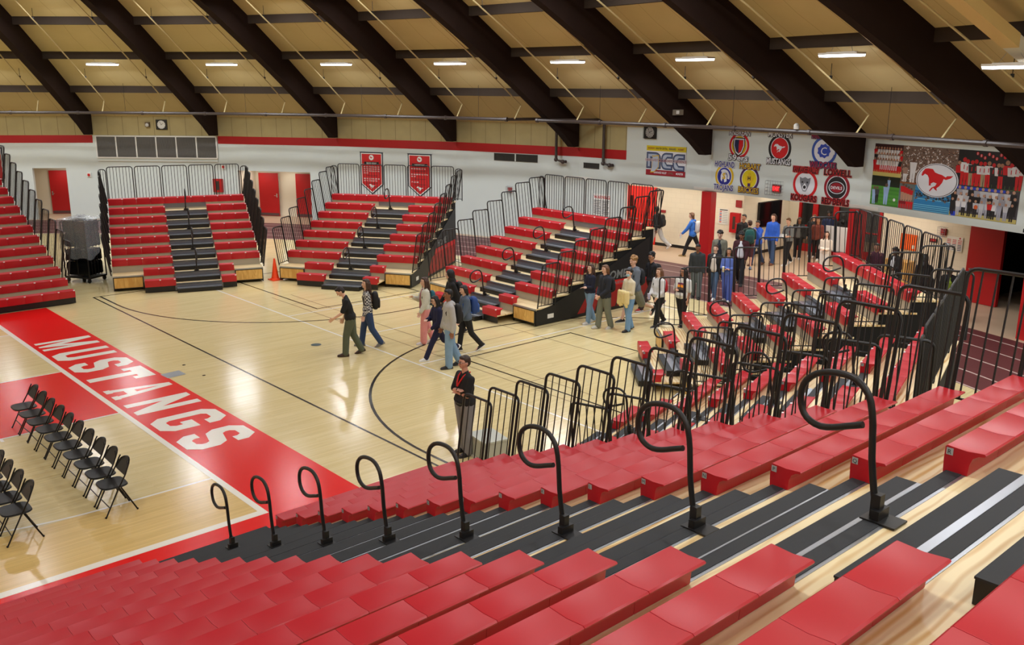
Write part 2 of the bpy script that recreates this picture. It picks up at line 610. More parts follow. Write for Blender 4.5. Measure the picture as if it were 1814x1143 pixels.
for k in (5, 6):
    wall_piece(b, k, -HX, HX, 2.69, ZT, WALLW)
wall_piece(b, 7, -HX, HX, 0, ZT, WALLW)
struct(b.build('wall_entry'))
b = MB()
for k in range(8, 34):
    bay_wall(b, k)
struct(b.build('wall_back'))
# red stripe
b = MB()
def stripe(k, x0, x1):
    M = facet(k, FD - .012)
    vs = [(x0, ZS0, 0), (x1, ZS0, 0), (x1, ZS1, 0), (x0, ZS1, 0)]
    a = [tuple(M @ Vector(p)) for p in vs]
    c = [tuple(M @ Vector((p[0], p[1], -.011))) for p in vs]
    b.prism(a, c, REDB)
for k in range(-2, 34):
    if k in (0, 5, 6, 7):
        continue
    stripe(k, -HX, fx(6.42, 4) if k == 4 else HX)
struct(b.build('trim_1'))
# corridor: back wall, side walls, ceiling
HZ = 2.72
b = MB()
def vwall(b, p, q, m, z0=0., z1=HZ, t=.12):
    """vertical wall from p to q, its inner face on the line, thickness to the right of p->q"""
    p, q = Vector((*p, 0)), Vector((*q, 0))
    d = (q - p); L = d.length; d.normalize()
    n = Vector((d.y, -d.x, 0)) * t
    f = [(p.x, p.y, z0), (q.x, q.y, z0), (q.x, q.y, z1), (p.x, p.y, z1)]
    r = [(v[0] + n.x, v[1] + n.y, v[2]) for v in f]
    b.poly(f[::-1], m, [(0, z1), (L, z1), (L, z0), (0, z0)][::1] if False else [(0, z1), (L, z1), (L, z0), (0, z0)])
    b.poly(r, m, [(0, z0), (L, z0), (L, z1), (0, z1)])
    for i in range(4):
        j = (i + 1) % 4
        b.poly([f[i], f[j], r[j], r[i]], m, [(0, 0)] * 4)
pts_hall = [pol(36.85, a)[:2] for a in (14.0, 10, 7.5, 5, 2.5, .5)]
for i in range(len(pts_hall) - 1):
    vwall(b, pts_hall[i + 1], pts_hall[i], WALLC)
vwall(b, (27.35, 7.95), pts_hall[-1], WALLC)
vwall(b, pol(36.85, 14)[:2], pol(34.5, 14)[:2], WALLC)
struct(b.build('wall_corridor'))
b = MB()
vwall(b, pol(36.8, -8.45)[:2], (27.2, 4.0), WALLC)
vwall(b, pol(36.8, -10.9)[:2], pol(36.8, -8.45)[:2], WALLC)
vwall(b, pol(36.8, -13.25)[:2], pol(36.8, -10.9)[:2], WALLC)
struct(b.build('wall_corridor_end'))
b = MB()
vwall(b, pol(40.5, -13.25)[:2], pol(36.85, -13.25)[:2], DARK)  # unlit hall: its darkness comes from the near-black wall colour
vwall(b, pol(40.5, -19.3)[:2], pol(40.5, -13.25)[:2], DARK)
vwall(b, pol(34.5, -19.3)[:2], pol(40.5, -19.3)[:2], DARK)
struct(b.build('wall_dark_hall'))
b = MB()
def hall_ceiling(r0, r1, a0, a1, n=20, z=HZ, m=WHITE):
    for i in range(n):
        p, q = a0 + (a1 - a0) * i / n, a0 + (a1 - a0) * (i + 1) / n
        lo = [pol(r0, p, z), pol(r1, p, z), pol(r1, q, z), pol(r0, q, z)]
        hi = [(v[0], v[1], z + .1) for v in lo]
        b.prism(lo, hi, m)
hall_ceiling(34.4, 44.5, 14, -13.25)
hall_ceiling(34.4, 41, -13.25, -20, 6, HZ, DARK)  # near-black in place of shade over the unlit hall
struct(b.build('ceiling_corridor'))
# far end of the vestibule behind the glass doors
b = MB()
vwall(b, (31.2, 0), (31.2, 9.5), mat('vestibule_grey', (150, 152, 150), .6))
vwall(b, (31.2, 9.5), (27.3, 8.05), mat('vestibule_grey', (150, 152, 150), .6))
vwall(b, (27.3, 3.9), (31.2, 0), mat('vestibule_grey', (150, 152, 150), .6))
struct(b.build('wall_vestibule'))
b = MB()
for i in range(len(pts_hall) - 1):
    vwall(b, (pts_hall[i + 1][0] - .012, pts_hall[i + 1][1]), (pts_hall[i][0] - .012, pts_hall[i][1]), BLK, 0, .12, .011)
vwall(b, (27.35, 7.938), (24.0, 7.938), BLK, 0, .12, .011)
struct(b.build('baseboard_corridor'))
# columns under the header
b = MB()
def column(az, w=.42, d=.30):
    a = rad(az)
    M = Matrix.Translation(Vector(pol(34.38, az))) @ Matrix.Rotation(a, 4, 'Z')
    b2 = MB()
    b2.box((-d / 2, -w / 2, 0), (d / 2, w / 2, 2.69), REDP, M)
    return b2
for n, az, lab in ((1, .21, 0), (2, -9.72, 0), (3, -19.6, 0)):
    struct(column(az).build('trim_%d' % (n + 1)))
# recessed doorways in the far wall
def recess(k, x0, x1, ztop, depth, name, col):
    b = MB()
    M = facet(k, FD)
    def P(x, z, d): return tuple(M @ Vector((x, z, -d)))
    t = .2
    def quad(pts, mm):
        b.poly(pts, mm, [(0, 0), (depth, 0), (depth, ztop), (0, ztop)])
    quad([P(x0, 0, t), P(x0, 0, depth), P(x0, ztop, depth), P(x0, ztop, t)], col)
    quad([P(x1, 0, depth), P(x1, 0, t), P(x1, ztop, t), P(x1, ztop, depth)], col)
    quad([P(x0, 0, depth), P(x1, 0, depth), P(x1, ztop, depth), P(x0, ztop, depth)], col)
    quad([P(x0, ztop, t), P(x0, ztop, depth), P(x1, ztop, depth), P(x1, ztop, t)], col)
    return struct(b.build(name))
RECW = mat('recess_cream', (222, 212, 190), .6)
recess(-1, A0 - .9, A1, 2.42, 2.15, 'wall_recess_stair', RECW)
recess(1, B0 - .2, B1 + 1.2, 2.38, 2.05, 'wall_recess_store', RECW)
def door(n, k, x0, x1, z1, dist, knob_right=True):
    M = facet(k, FD + dist)
    b = MB(); b.box((x0, .012, 0), (x1, z1, .05), REDP, M)
    o = struct(b.build('door_%d' % n))
    h = MB()
    xk = x1 - .09 if knob_right else x0 + .09
    h.box((xk - .025, .93, .05), (xk + .025, 1.12, .062), CHROME, M)
    h.tube([M @ Vector((xk, 1.02, .06)), M @ Vector((xk, 1.02, .11)), M @ Vector((xk + (-.12 if knob_right else .12), 1.02, .11))], .011, CHROME)
    h.build('door_handle', o)
    kp = MB(); kp.box((x0 + .02, .03, .05), (x1 - .02, .16, .055), mat('kick_plate', (96, 70, 70), .5, .3), M)
    kp.build('kick_plate', o)
    return o
rk = 36.4 / FD
def fx2(az, k, r): return r * tan(rad(mid(k) - az))
door(1, -1, fx2(55.0, -1, 36.4), fx2(53.59, -1, 36.4), 2.14, 2.06, False)
door(2, 1, fx2(38.5, 1, 36.3), fx2(36.88, 1, 36.3), 2.11, 1.96, True)
door(3, 1, fx2(35.41, 1, 36.3), fx2(33.8, 1, 36.3), 2.11, 1.96, True)
# open red fire door at the near end of the corridor opening
def leaf(n, p, q, z1, vision=False, t=.05, mm=REDP):
    b = MB()
    vwall(b, p, q, mm, .01, z1, t)
    o = struct(b.build('door_%d' % n))
    d = Vector((q[0] - p[0], q[1] - p[1], 0)); L = d.length; d.normalize(); nn = Vector((-d.y, d.x, 0))
    c = Vector((*p, 0)) + d * (L - .12) + nn * .03
    h = MB()
    h.tube([c + Vector((0, 0, 1.02)) - d * (L * .7), c + Vector((0, 0, 1.02))], .022, CHROME)
    h.build('push_bar', o)
    if vision:
        g = MB()
        c2 = Vector((*p, 0)) + d * (L * .68) + nn * .004
        g.add([c2 + d * s + Vector((0, 0, z)) for s, z in ((-.1, 1.35), (.1, 1.35), (.1, 1.95), (-.1, 1.95))], [(0, 1, 2, 3)], GLASSM)
        g.build('vision_panel', o)
    return o
ORED = mat('fire_door_red_lit', (226, 34, 26), .4)  # brighter door red, with the corridor light put into the colour
leaf(4, pol(36.80, 6.68)[:2], pol(36.80, 7.70)[:2], 2.34, False, .05, ORED)
leaf(5, pol(36.80, 7.74)[:2], pol(36.80, 8.9)[:2], 2.34, True, .05, ORED)
leaf(6, pol(36.82, -14.95)[:2], pol(36.78, -13.27)[:2], 2.66, False, .12, REDP)
# glazed entrance screen of the lobby
def screen(n, y0, y1, z1, bars=True, X=27.2):
    b = MB()
    w = .11
    b.box((X, y0, 0), (X + .1, y0 + w, z1), REDP); b.box((X, y1 - w, 0), (X + .1, y1, z1), REDP)
    b.box((X, y0 + w, 0), (X + .1, y1 - w, .30), REDP); b.box((X, y0 + w, z1 - .14), (X + .1, y1 - w, z1), REDP)
    o = struct(b.build('door_%d' % n))
    g = MB(); g.box((X + .045, y0 + w, .30), (X + .055, y1 - w, z1 - .14), GLASSM); g.build('glass_pane', o)
    if bars:
        h = MB(); h.tube([(X - .05, y0 + w, 1.02), (X - .05, y1 - w, 1.02)], .03, REDP); h.build('push_bar', o)
    return o
screen(7, 6.78, 7.50, 2.66); screen(8, 5.90, 6.78, 2.66); screen(9, 5.00, 5.90, 2.66); screen(10, 4.04, 5.00, 2.66)
b = MB(); b.box((27.2, 7.5, 0), (27.3, 7.94, 2.7), WALLC); struct(b.build('wall_lobby_front'))

# ---------------------------------------------------------------- roof: deck, ribs, purlins
b = MB()
RR = [RW, 34.1, 32.2, 29.85, 27.6, 25.4, 23.2, 21., 18.8, 16.6, 14., 11., 8., 5., 2.5]
for k in range(36):
    a0, a1 = PH - 10 * k, PH - 10 * (k + 1)
    for i in range(len(RR) - 1):
        r0, r1 = RR[i], RR[i + 1]
        b.poly([pol(r0, a0, deckz(r0)), pol(r0, a1, deckz(r0)), pol(r1, a1, deckz(r1)), pol(r1, a0, deckz(r1))], DECK, [(0, r0), (1, r0), (1, r1), (0, r1)])
b.poly([pol(2.5, PH - 10 * k, deckz(2.5)) for k in range(36)][::-1], DECK, [(.5, 0)] * 36)
struct(b.build('ceiling'))
PR = [32.2, 29.85, 27.6, 25.4, 23.2, 21., 18.8]
rib_names = {
 -1: 'dark brown roof beam beyond the bank of red benches at the far end of the room',
 0: 'dark brown roof beam ending above the wall end of the grey louvre nearest the plastic covered cart',
 1: 'dark brown roof beam ending between the grey louvre and the start of the red stripe over the two red doors',
 2: 'dark brown roof beam ending on the red stripe just before the first red record banner',
 3: 'dark brown roof beam ending on the red stripe just past the second red record banner',
 4: 'dark brown roof beam ending between the two brown wall pipes',
 5: 'dark brown roof beam with a small light box, ending beside the conference sign',
 6: 'dark brown roof beam covering part of the blue wildcats sign',
 7: 'dark brown roof beam crossing the corner of the sports photo mural',
}
def make_rib(k):
    a = PH - 10 * k
    rt = empty('roof_beam', pol(34.2, a, 3.99), rad(a))
    tag(rt, rib_names[k], 'roof beam', 'dark roof beams')
    b = MB()
    w = .15
    rs = [34.2, 33.2, 32, 30.5, 29, 27.5, 26, 24.5, 23, 21, 19, 17, 14, 11, 8, 5]
    top = [(r, deckz(r) + .05) for r in rs]
    bot = [(34.2, 4.0), (33.86, 4.0)] + [(r, deckz(r) - 1.13 - (.0 if r > 26 else (26 - r) * .012)) for r in rs[1:]]
    prof = bot + top[::-1]
    A_ = [(r - 34.2, -w, z - 3.99) for r, z in prof]; B_ = [(r - 34.2, w, z - 3.99) for r, z in prof]
    b.prism(A_, B_, BEAM)
    b.build('beam', rt)
    # cross beams to the next rib
    for r in PR:
        p0 = Vector(pol(r, a)); p1 = Vector(pol(r, a - 10))
        m_ = Matrix.Rotation(-rad(a), 4, 'Z')
        base = Vector(pol(34.2, a, 3.99))
        d = (p1 - p0).normalized(); n = Vector((d.y, -d.x, 0))
        if n.dot(Vector((cos(rad(a)), sin(rad(a)), 0))) > 0: n = -n
        zt = deckz(r) + .06
        p0 = p0 + d * .14; p1 = p1 - d * .14
        q = MB()
        lo = [p0, p1, p1 - n * .16, p0 - n * .16]
        q.prism([tuple(m_ @ (Vector((v.x, v.y, zt - .36)) - base)) for v in lo], [tuple(m_ @ (Vector((v.x, v.y, zt + .06)) - base)) for v in lo], PURL)
        q.build('purlin', rt)
    return rt
for k in range(-1, 8):
    make_rib(k)
# ---------------------------------------------------------------- telescopic bleachers
RUN, RISE, D0 = .6006, .2515, .23
def DZ(i): return D0 + RISE * i
SEATP = [(.012, 0.), (.001, -.010), (-.001, -.09), (.004, -.212), (.020, -.212), (.022, -.170), (.150, -.166), (.156, -.09), (.172, -.045), (.205, -.022), (.242, -.014), (.246, -.004), (.236, .004), (.13, -.007)]
def bench(rt, i, t0, t1, clips=True, letter=None, letter_t=None, flip=False):
    b = MB()
    L = t1 - t0
    n = max(1, round(L / .4555))
    w = L / n
    y0, z0 = RUN * i, .40 + RISE * i
    for k in range(n):
        x0, x1 = t0 + k * w + .0015, t0 + (k + 1) * w - .0015
        e = .004
        P = lambda x, s: [(x, y0 + .125 + (p[0] - .125) * s, z0 - .08 + (p[1] + .08) * s) for p in SEATP]
        rings = [P(x0, .985), P(x0 + e, 1), P(x1 - e, 1), P(x1, .985)]
        m_ = len(SEATP)
        vs = [q for r in rings for q in r]
        fs = [tuple(range(m_))[::-1], tuple(range(3 * m_, 4 * m_))]
        for a in range(3):
            for j in range(m_):
                fs.append((a * m_ + j, a * m_ + (j + 1) % m_, (a + 1) * m_ + (j + 1) % m_, (a + 1) * m_ + j))
        b.add(vs, [f[::-1] for f in fs], RED)
    if clips:
        for k in range(1, n + 1):
            x = t0 + k * w - (.03 if k == n else 0)
            b.box((x - .024, y0 - .004, z0 - .022), (x + .024, y0 + .026, z0 + .005), CLIP)
    o = b.build('bench', rt, smooth=True)
    if letter:
        c = MB()
        s = -1 if flip else 1
        M = Matrix.Translation((letter_t, y0 + .012, z0 - .012)) @ Matrix(((0, 0, s, 0), (s, 0, 0, 0), (0, 1, 0, 0), (0, 0, 0, 1)))
        q = MB()
        y_lo, y_hi = (0.0, .042) if s > 0 else (-.042, 0)
        q.add([(y_lo, -.046, .002), (y_hi, -.046, .002), (y_hi, 0, .002), (y_lo, 0, .002)], [(0, 1, 2, 3)], mat('plate_grey', (176, 180, 182), .4))
        q.text(letter, (y_lo + y_hi) / 2, -.038, .004, .03, BLK, bold=0.)
        for p in list(range(len(q.v))):
            q.v[p] = tuple(M @ Vector(q.v[p]))
        q.build('row_letter_plate', o)
    return o

def guard(rt, name, A, U, V, w, h, bars, r=.019, rb=.0085, corner=.09, gap=0.):
    """rail panel: A = lower corner, U = unit along, V = unit up"""
    b = MB()
    A, U, V = Vector(A), Vector(U), Vector(V)
    pts = [A]
    for cx, cy, a0 in ((corner, h - corner, pi), (w - corner, h - corner, pi / 2)):
        for j in range(5):
            a = a0 - j * pi / 8
            pts.append(A + U * (cx + corner * cos(a)) + V * (cy + corner * sin(a)))
    pts.append(A + U * w)
    b.tube(pts, r, BLK, 7)
    b.tube([A + U * r + V * .06, A + U * (w - r) + V * .06], rb * 1.3, BLK, 6)
    for j in range(1, bars + 1):
        x = w * j / (bars + 1)
        b.tube([A + U * x + V * .06, A + U * x + V * (h - r * .5)], rb, BLK, 6)
    return b.build(name, rt, smooth=True)

LOOP = [(.06, .02), (.03, .16), (.0, .34), (-.015, .53), (-.04, .655), (-.075, .715), (-.13, .757), (-.20, .772), (-.29, .765), (-.37, .738), (-.43, .685), (-.457, .62), (-.455, .545),
        (-.43, .485), (-.385, .450), (-.32, .436), (-.24, .452), (-.16, .482), (-.07, .515)]
def handrail(rt, i, t):
    b = MB()
    y0, z0 = RUN * i, DZ(i)
    P = [Vector((t, y0 + p[0], z0 + p[1])) for p in LOOP]
    # smooth the loop
    Q = []
    for k in range(len(P) - 1):
        p0, p1, p2, p3 = P[max(k - 1, 0)], P[k], P[k + 1], P[min(k + 2, len(P) - 1)]
        for s in (0, .5):
            Q.append(.5 * ((2 * p1) + (p2 - p0) * s + (2 * p0 - 5 * p1 + 4 * p2 - p3) * s * s + (3 * p1 - p0 - 3 * p2 + p3) * s ** 3))
    Q.append(P[-1])
    b.tube(Q, .0195, BLK, 10)
    o = b.build('aisle_handrail', rt, smooth=True)
    c = MB()
    c.box((t - .075, y0 + .0, z0 + .006), (t + .075, y0 + .2, z0 + .016), BLK)
    c.box((t - .026, y0 + .03, z0 + .016), (t + .026, y0 + .085, z0 + .15), BLK)
    c.box((t - .06, y0 + .05, z0 + .016), (t + .06, y0 + .1, z0 + .07), BLK)
    c.build('rail_socket', o)
    return o

def section(label, O, th, rows, blocks, width, cut, rails, rail_t, side_l=True, side_r=True, back=True, letters=None, top_row=True, row_from=0, skirt_r=False, skirt_l=False, group='banks of red bleachers', gap_first=None, clips=True, guard_rows=None):
    rt = empty('bleacher_bank', (O[0], O[1], 0), rad(th))
    tag(rt, label, 'bleachers', group)
    tA, tB = blocks[0][1], blocks[1][0] if len(blocks) > 1 else None
    CUT = .905
    for i in range(rows):
        a, e = (CUT, width - CUT) if (cut and i == 0) else (0, width)
        y = RUN * i
        # tread and riser
        b = MB(); b.box((a, y + .026, DZ(i) - .035), (e, y + RUN + (.20 if i < rows - 1 else 0), DZ(i)), PLY); b.build('footboard', rt)
        b = MB(); b.box((a, y + .030, (DZ(i - 1) + .002) if i else .015), (e, y + .048, DZ(i) - .036), STEEL if i else BLK); b.build('riser', rt)
        # seats
        for bi, (t0, t1) in enumerate(blocks):
            if cut and i < 2:
                if bi == 0: t0 = CUT
                if bi == len(blocks) - 1: t1 = width - CUT
            if top_row and i == rows - 1 and len(blocks) > 1:
                if bi: continue
                t1 = width
            lt = None; fl = False
            if letters and i < len(letters):
                if letters[i][0] == bi:
                    lt = letters[i][1]
            if lt:
                bench(rt, i, t0, t1, clips, lt, t1 + .001 if bi == 0 else t0 - .001, bi != 0)
            else:
                bench(rt, i, t0, t1, clips)
        # aisle fittings
        if len(blocks) > 1 and not (top_row and i == rows - 1 and False):
            b = MB()
            b.box((tA - .03, y + .018, DZ(i) - .20), (tB + .03, y + .025, DZ(i) + .003), NOSE); b.box((tA - .03, y + .018, DZ(i) - .03), (tB + .03, y + .140, DZ(i) + .003), ALU)
            b.box((tA - .03, y + .024, DZ(i) + .003), (tB + .03, y + .118, DZ(i) + .007), BLKR)
            b.build('stair_nosing', rt)
            if not (top_row and i == rows - 1):
                b = MB()
                zb = DZ(i - 1) if i else 0
                b.box((tA + .02, y - .265, zb + .002), (tB - .02, y + .014, zb + .115), BLK)
                b.box((tA + .02, y - .27, zb + .115), (tB - .02, y - .135, zb + .126), BLKR)
                b.box((tA + .02, y - .135, zb + .115), (tB - .02, y + .014, zb + .126), ALU)
                b.build('aisle_step', rt)
    for i in rails:
        handrail(rt, i, rail_t)
    # side guards lean outwards
    gr = guard_rows or range(1, rows)
    def sides(t, sgn):
        for i in gr:
            zt = 1.49 + RISE * i - (.12 if i == rows - 1 and back else 0)
            zb = DZ(i) + .02
            h = zt - zb
            lean = .18
            V = Vector((sgn * lean, 0, math.sqrt(max(.01, h * h - lean * lean)))).normalized()
            guard(rt, 'side_guard', (t + sgn * .035, RUN * i + .05, zb), (0, 1, 0), V, RUN + .04, h, 4, .0195, .009)
    if side_l: sides(0, -1)
    if side_r: sides(width, 1)
    yb = RUN * rows - .06
    if back:
        zb = DZ(rows - 1) + .02
        n = 5
        p = (width - .03) / n
        for k in range(n):
            guard(rt, 'back_guard', (.04 + p * k, yb, zb), (1, 0, 0), (0, 0, 1), p - .07, 3.48 - zb, 7, .017, .0085)
        guard(rt, 'back_guard', (-.24, yb, zb), (1, 0, 0), (0, 0, 1), .24, 3.40 - zb, 2, .017, .0085)
        guard(rt, 'back_guard', (width + .01, yb, zb), (1, 0, 0), (0, 0, 1), .24, 3.40 - zb, 2, .017, .0085)
    # wheelchair places at both ends of the two front rows
    if cut:
        for t0, t1 in ((0, CUT - .015), (width - CUT + .015, width)):
            b = MB()
            y = RUN * 1 - .0
            b.box((t0 + .03, y - .012, .10), (t1 - .03, y + .004, DZ(1) - .06), PLYF)
            for x in (t0, t1 - .03):
                b.box((x, y - .016, .02), (x + .03, y + .02, DZ(1) - .036), BLK)
            b.box((t0, y - .018, DZ(1) - .06), (t1, y + .02, DZ(1) - .036), BLK)
            b.box((t0, y - .016, .075), (t1, y + .012, .10), BLK)
            b.box((t0, y - .02, DZ(1) - .036), (t1, y + .0, DZ(1) + .004), ALU)
            b.build('end_platform_front', rt)
    # near-black sheets put in for the shaded understructure seen at the ends
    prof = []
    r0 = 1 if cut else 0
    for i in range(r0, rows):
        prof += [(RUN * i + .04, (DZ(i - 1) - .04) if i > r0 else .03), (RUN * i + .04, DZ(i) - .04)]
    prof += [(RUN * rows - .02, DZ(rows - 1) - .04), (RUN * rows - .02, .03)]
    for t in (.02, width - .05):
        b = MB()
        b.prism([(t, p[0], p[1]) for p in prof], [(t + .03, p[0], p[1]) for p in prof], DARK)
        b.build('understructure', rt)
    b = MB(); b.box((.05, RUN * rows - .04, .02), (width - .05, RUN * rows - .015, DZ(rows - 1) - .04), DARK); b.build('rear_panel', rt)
    for flag, t, sg in ((skirt_l, -.012, -1), (skirt_r, width + .002, 1)):
        if flag:
            side_skirt(rt, t, sg, rows)
    return rt

SKB = mat('skirt_black_vinyl', (24, 24, 25), .5)
SKR = mat('skirt_red', (150, 16, 20), .5)
SKG = mat('skirt_lettering', (118, 122, 124), .5)
CLIP = mat('seat_clip_white', (236, 232, 236), .4)
NOSE = mat('nosing_steel', (120, 124, 134), .35, .6)
def side_skirt(rt, t, sg, rows):
    b = MB()
    P = [(.62, .02), (.62, .42), (1.2, .50), (1.75, .68), (2.6, .95), (5.2, 2.0), (5.2, .02)]
    b.prism([(t, p[0], p[1]) for p in P], [(t + .01, p[0], p[1]) for p in P], SKB)
    x = t + .012
    def q(pts, m, dx=0):
        pts = [(x + dx, p[0], p[1]) for p in pts]
        b.poly(pts, m)
    q([(2.2, .10), (5.2, .10), (5.2, .72), (2.95, .72), (2.6, .62)], SKR)
    q([(2.95, .72), (5.2, .72), (5.2, .88), (3.05, .88)], mat('skirt_bright_red', (196, 20, 26), .5), .001)
    t2 = MB()
    t2.text('HOME', 3.72, .93, 0, .24, SKG, w=1.0, bold=.03, shear=.15)
    t2.text('OF THE MUSTANGS', 3.75, .76, 0, .08, SKG, w=1.2, bold=.02)
    b.add([(x + .003, v[0], v[1]) for v in t2.v], t2.f, SKG)
    for j in range(6):
        y0 = 2.5 + .42 * j
        q([(y0, .10), (y0 + .06, .10), (y0 + .26, .62), (y0 + .2, .62)], SKB, .002)
    b.box((t + .005, 1.05, .16), (t + .014, 1.28, .28), WHITE)
    b.build('side_curtain', rt)

LET = 'A B C D E F G H J K L M N P Q R S T U'.split()
BK = [(0, 1.85), (3.2, 4.56)]
section('bank of red benches seen end-on beside the plastic covered cart, no aisle in view', (2.49 - 7.3, 16.25), 0.05, 14, [(0, 7.3)], 7.3, False, (), 0, side_l=False, side_r=True, back=False, top_row=False)
section('red bleacher bank between the covered cart and the orange cone, under the grey louvre', (3.682, 16.559), -19.66, 9, [(0, 1.82), (3.2, 4.56)], 4.56, True, (1, 3, 5, 7), 2.50)
section('red bleacher bank below the two red record banners', (8.162, 15.019), -56.2, 9, [(0, 1.87), (3.2, 4.6)], 4.6, True, (1, 3, 5, 7), 2.5, skirt_r=True)
section('red bleacher bank in front of the WARNING notice, black lettered curtain on its side', (10.315, 10.114), -90.51, 9, [(0, 1.97), (3.22, 4.73)], 4.73, True, (1, 3, 5, 7), 2.52, skirt_r=True)
section('red bleacher bank below the sports photo mural, people standing behind it', (11.369, 2.366), -131.86, 9, [(0, 1.83), (3.2, 4.5)], 4.5, True, (1, 3, 5, 7), 2.5,
        letters=[(0, ch) for ch in LET[:8]])
section('red bleacher bank hidden behind the nearest black guard rails', (8.005, -1.001), -162.61, 9, [(0, 1.85), (3.17, 4.56)], 4.56, True, (1, 3, 5, 7), 2.5,
        letters=[(0, ch) for ch in LET[:8]])
near = section('nearest bank of long red benches with lettered rows and looped black handrails', (2.5, -1.03), 180, 18, [(0, 2.724), (4.65, 4.65 + .4555 * 26)], 4.65 + .4555 * 26, False,
        (1, 3, 5, 7, 9, 11, 13, 15), 3.68, side_l=True, side_r=False, back=False, top_row=False, letters=[(0, ch) for ch in LET], clips=False)
# ---------------------------------------------------------------- light fittings
def fitting_proto(name='ceiling_light'):
    rt = empty(name)
    b = MB()
    L, W = 1.25, .32
    b.box((-L / 2, -W / 2, .05), (L / 2, W / 2, .10), WHITE)
    b.box((-L / 2 + .16, -.05, .085), (L / 2 - .16, .05, .12), WHITE)
    b.build('housing', rt)
    b = MB()
    pr = [(-W / 2 + .005, .05), (-W / 2 + .03, .0), (W / 2 - .03, .0), (W / 2 - .005, .05)]
    b.prism([(-L / 2 + .01, y, z) for y, z in pr], [(L / 2 - .01, y, z) for y, z in pr], LED)
    b.build('diffuser', rt)
    b = MB()
    for x in (-.35, .35):
        b.tube([(x, 0, .11), (x * .4, 0, .62)], .005, ALU, 5)
    b.build('hanger', rt)
    return rt
def lamp(r, az, z):
    """the same fitting where the photograph does not look: a plain area lamp"""
    l = bpy.data.lights.new('fitting_lamp', 'AREA')
    l.shape = 'RECTANGLE'; l.size = 1.2; l.size_y = .28
    l.energy = LED_STRENGTH; l.spread = rad(165); l.color = (.94, .96, 1.0)
    o = bpy.data.objects.new('fitting_lamp', l); COL.objects.link(o)
    o.location = pol(r, az, z); o.rotation_euler = (0, 0, rad(az + 90))
lp = fitting_proto()
seen_lab = {0: 'above the grey louvre', 1: 'above the two red doors', 2: 'above the first red record banner', 3: 'above the second red record banner',
            4: 'above the brown wall pipes', 5: 'above the yellow and blue conference sign', 6: 'above the blue wildcats sign', 7: 'beside the cream air duct'}
used = False
def place_light(r, az, z, label):
    global used
    o = lp if not used else copy_tree(lp)
    used = True
    o.location = pol(r, az, z)
    o.rotation_euler = (0, 0, rad(az + 90))
    tag(o, label, 'ceiling light', 'long white ceiling lights')
    lamp(r, az, z - .012)
    if label.endswith('air duct'):
        for h in [c for c in o.children if c.name.startswith('hanger')]:
            bpy.data.objects.remove(h)
        h = MB()
        for x in (-.35, .35):
            h.tube([(x, 0, .11), (x * .5, 0, .30)], .005, ALU, 5)
        h.build('hanger', o)
for k in range(36):
    kk = k if k <= 20 else k - 36
    if kk in seen_lab:
        place_light(29.85 if kk != 7 else 29.55, PH - 10 * (k + .5), 7.04 if kk != 7 else 6.68, 'long white ceiling light in the lower ring ' + seen_lab[kk])
    else:
        lamp(29.85, PH - 10 * (k + .5), 7.04)
for k in range(36):
    if k in (0, 1):
        place_light(25.75, PH - 10 * (k + .5), 9.30, ('first', 'second')[k] + ' long white ceiling light cut off by the top edge of the picture')
    else:
        lamp(25.75, PH - 10 * (k + .5), 9.32)
for k in range(18):
    lamp(20.5, PH - 20 * (k + .25), 11.4)
for k in range(9):
    lamp(11, PH - 40 * (k + .25), 13.5)
# unseen fill lamps, added to brighten the two recessed doorways
for r_, az_ in ((35.5, 53.9), (35.5, 35.8), (35.5, 38.2)):
    l = bpy.data.lights.new('recess_fill_lamp', 'AREA'); l.shape = 'RECTANGLE'; l.size = .6; l.size_y = .3; l.energy = 9; l.color = (1, .96, .9)
    o = bpy.data.objects.new('recess_fill_lamp', l); COL.objects.link(o); o.location = pol(r_, az_, 2.34); o.rotation_euler = (0, 0, rad(az_))
# corridor troffers
tb = MB(); tb.box((-.6, -.3, -.012), (.6, .3, .0), LEDH)
t0 = None
spots = [(35.6, 11.5), (35.6, 8.0), (35.6, 5.0), (35.6, 2.0), (35.6, -1.2), (38.6, -1.2), (38.6, -4.4), (35.6, -4.6), (35.6, -7.6), (35.6, -10.6), (41.5, -2.5)]
for i, (r, a) in enumerate(spots):
    if t0 is None:
        o = t0 = tb.build('ceiling_troffer')
    else:
        o = t0.copy(); COL.objects.link(o)
    o.location = pol(r, a, 2.705)
    o.rotation_euler = (0, 0, rad(a + 90))
    tag(o, 'flat ceiling light panel in the cream corridor, hidden by the wall above the opening', 'ceiling light', 'corridor ceiling lights')

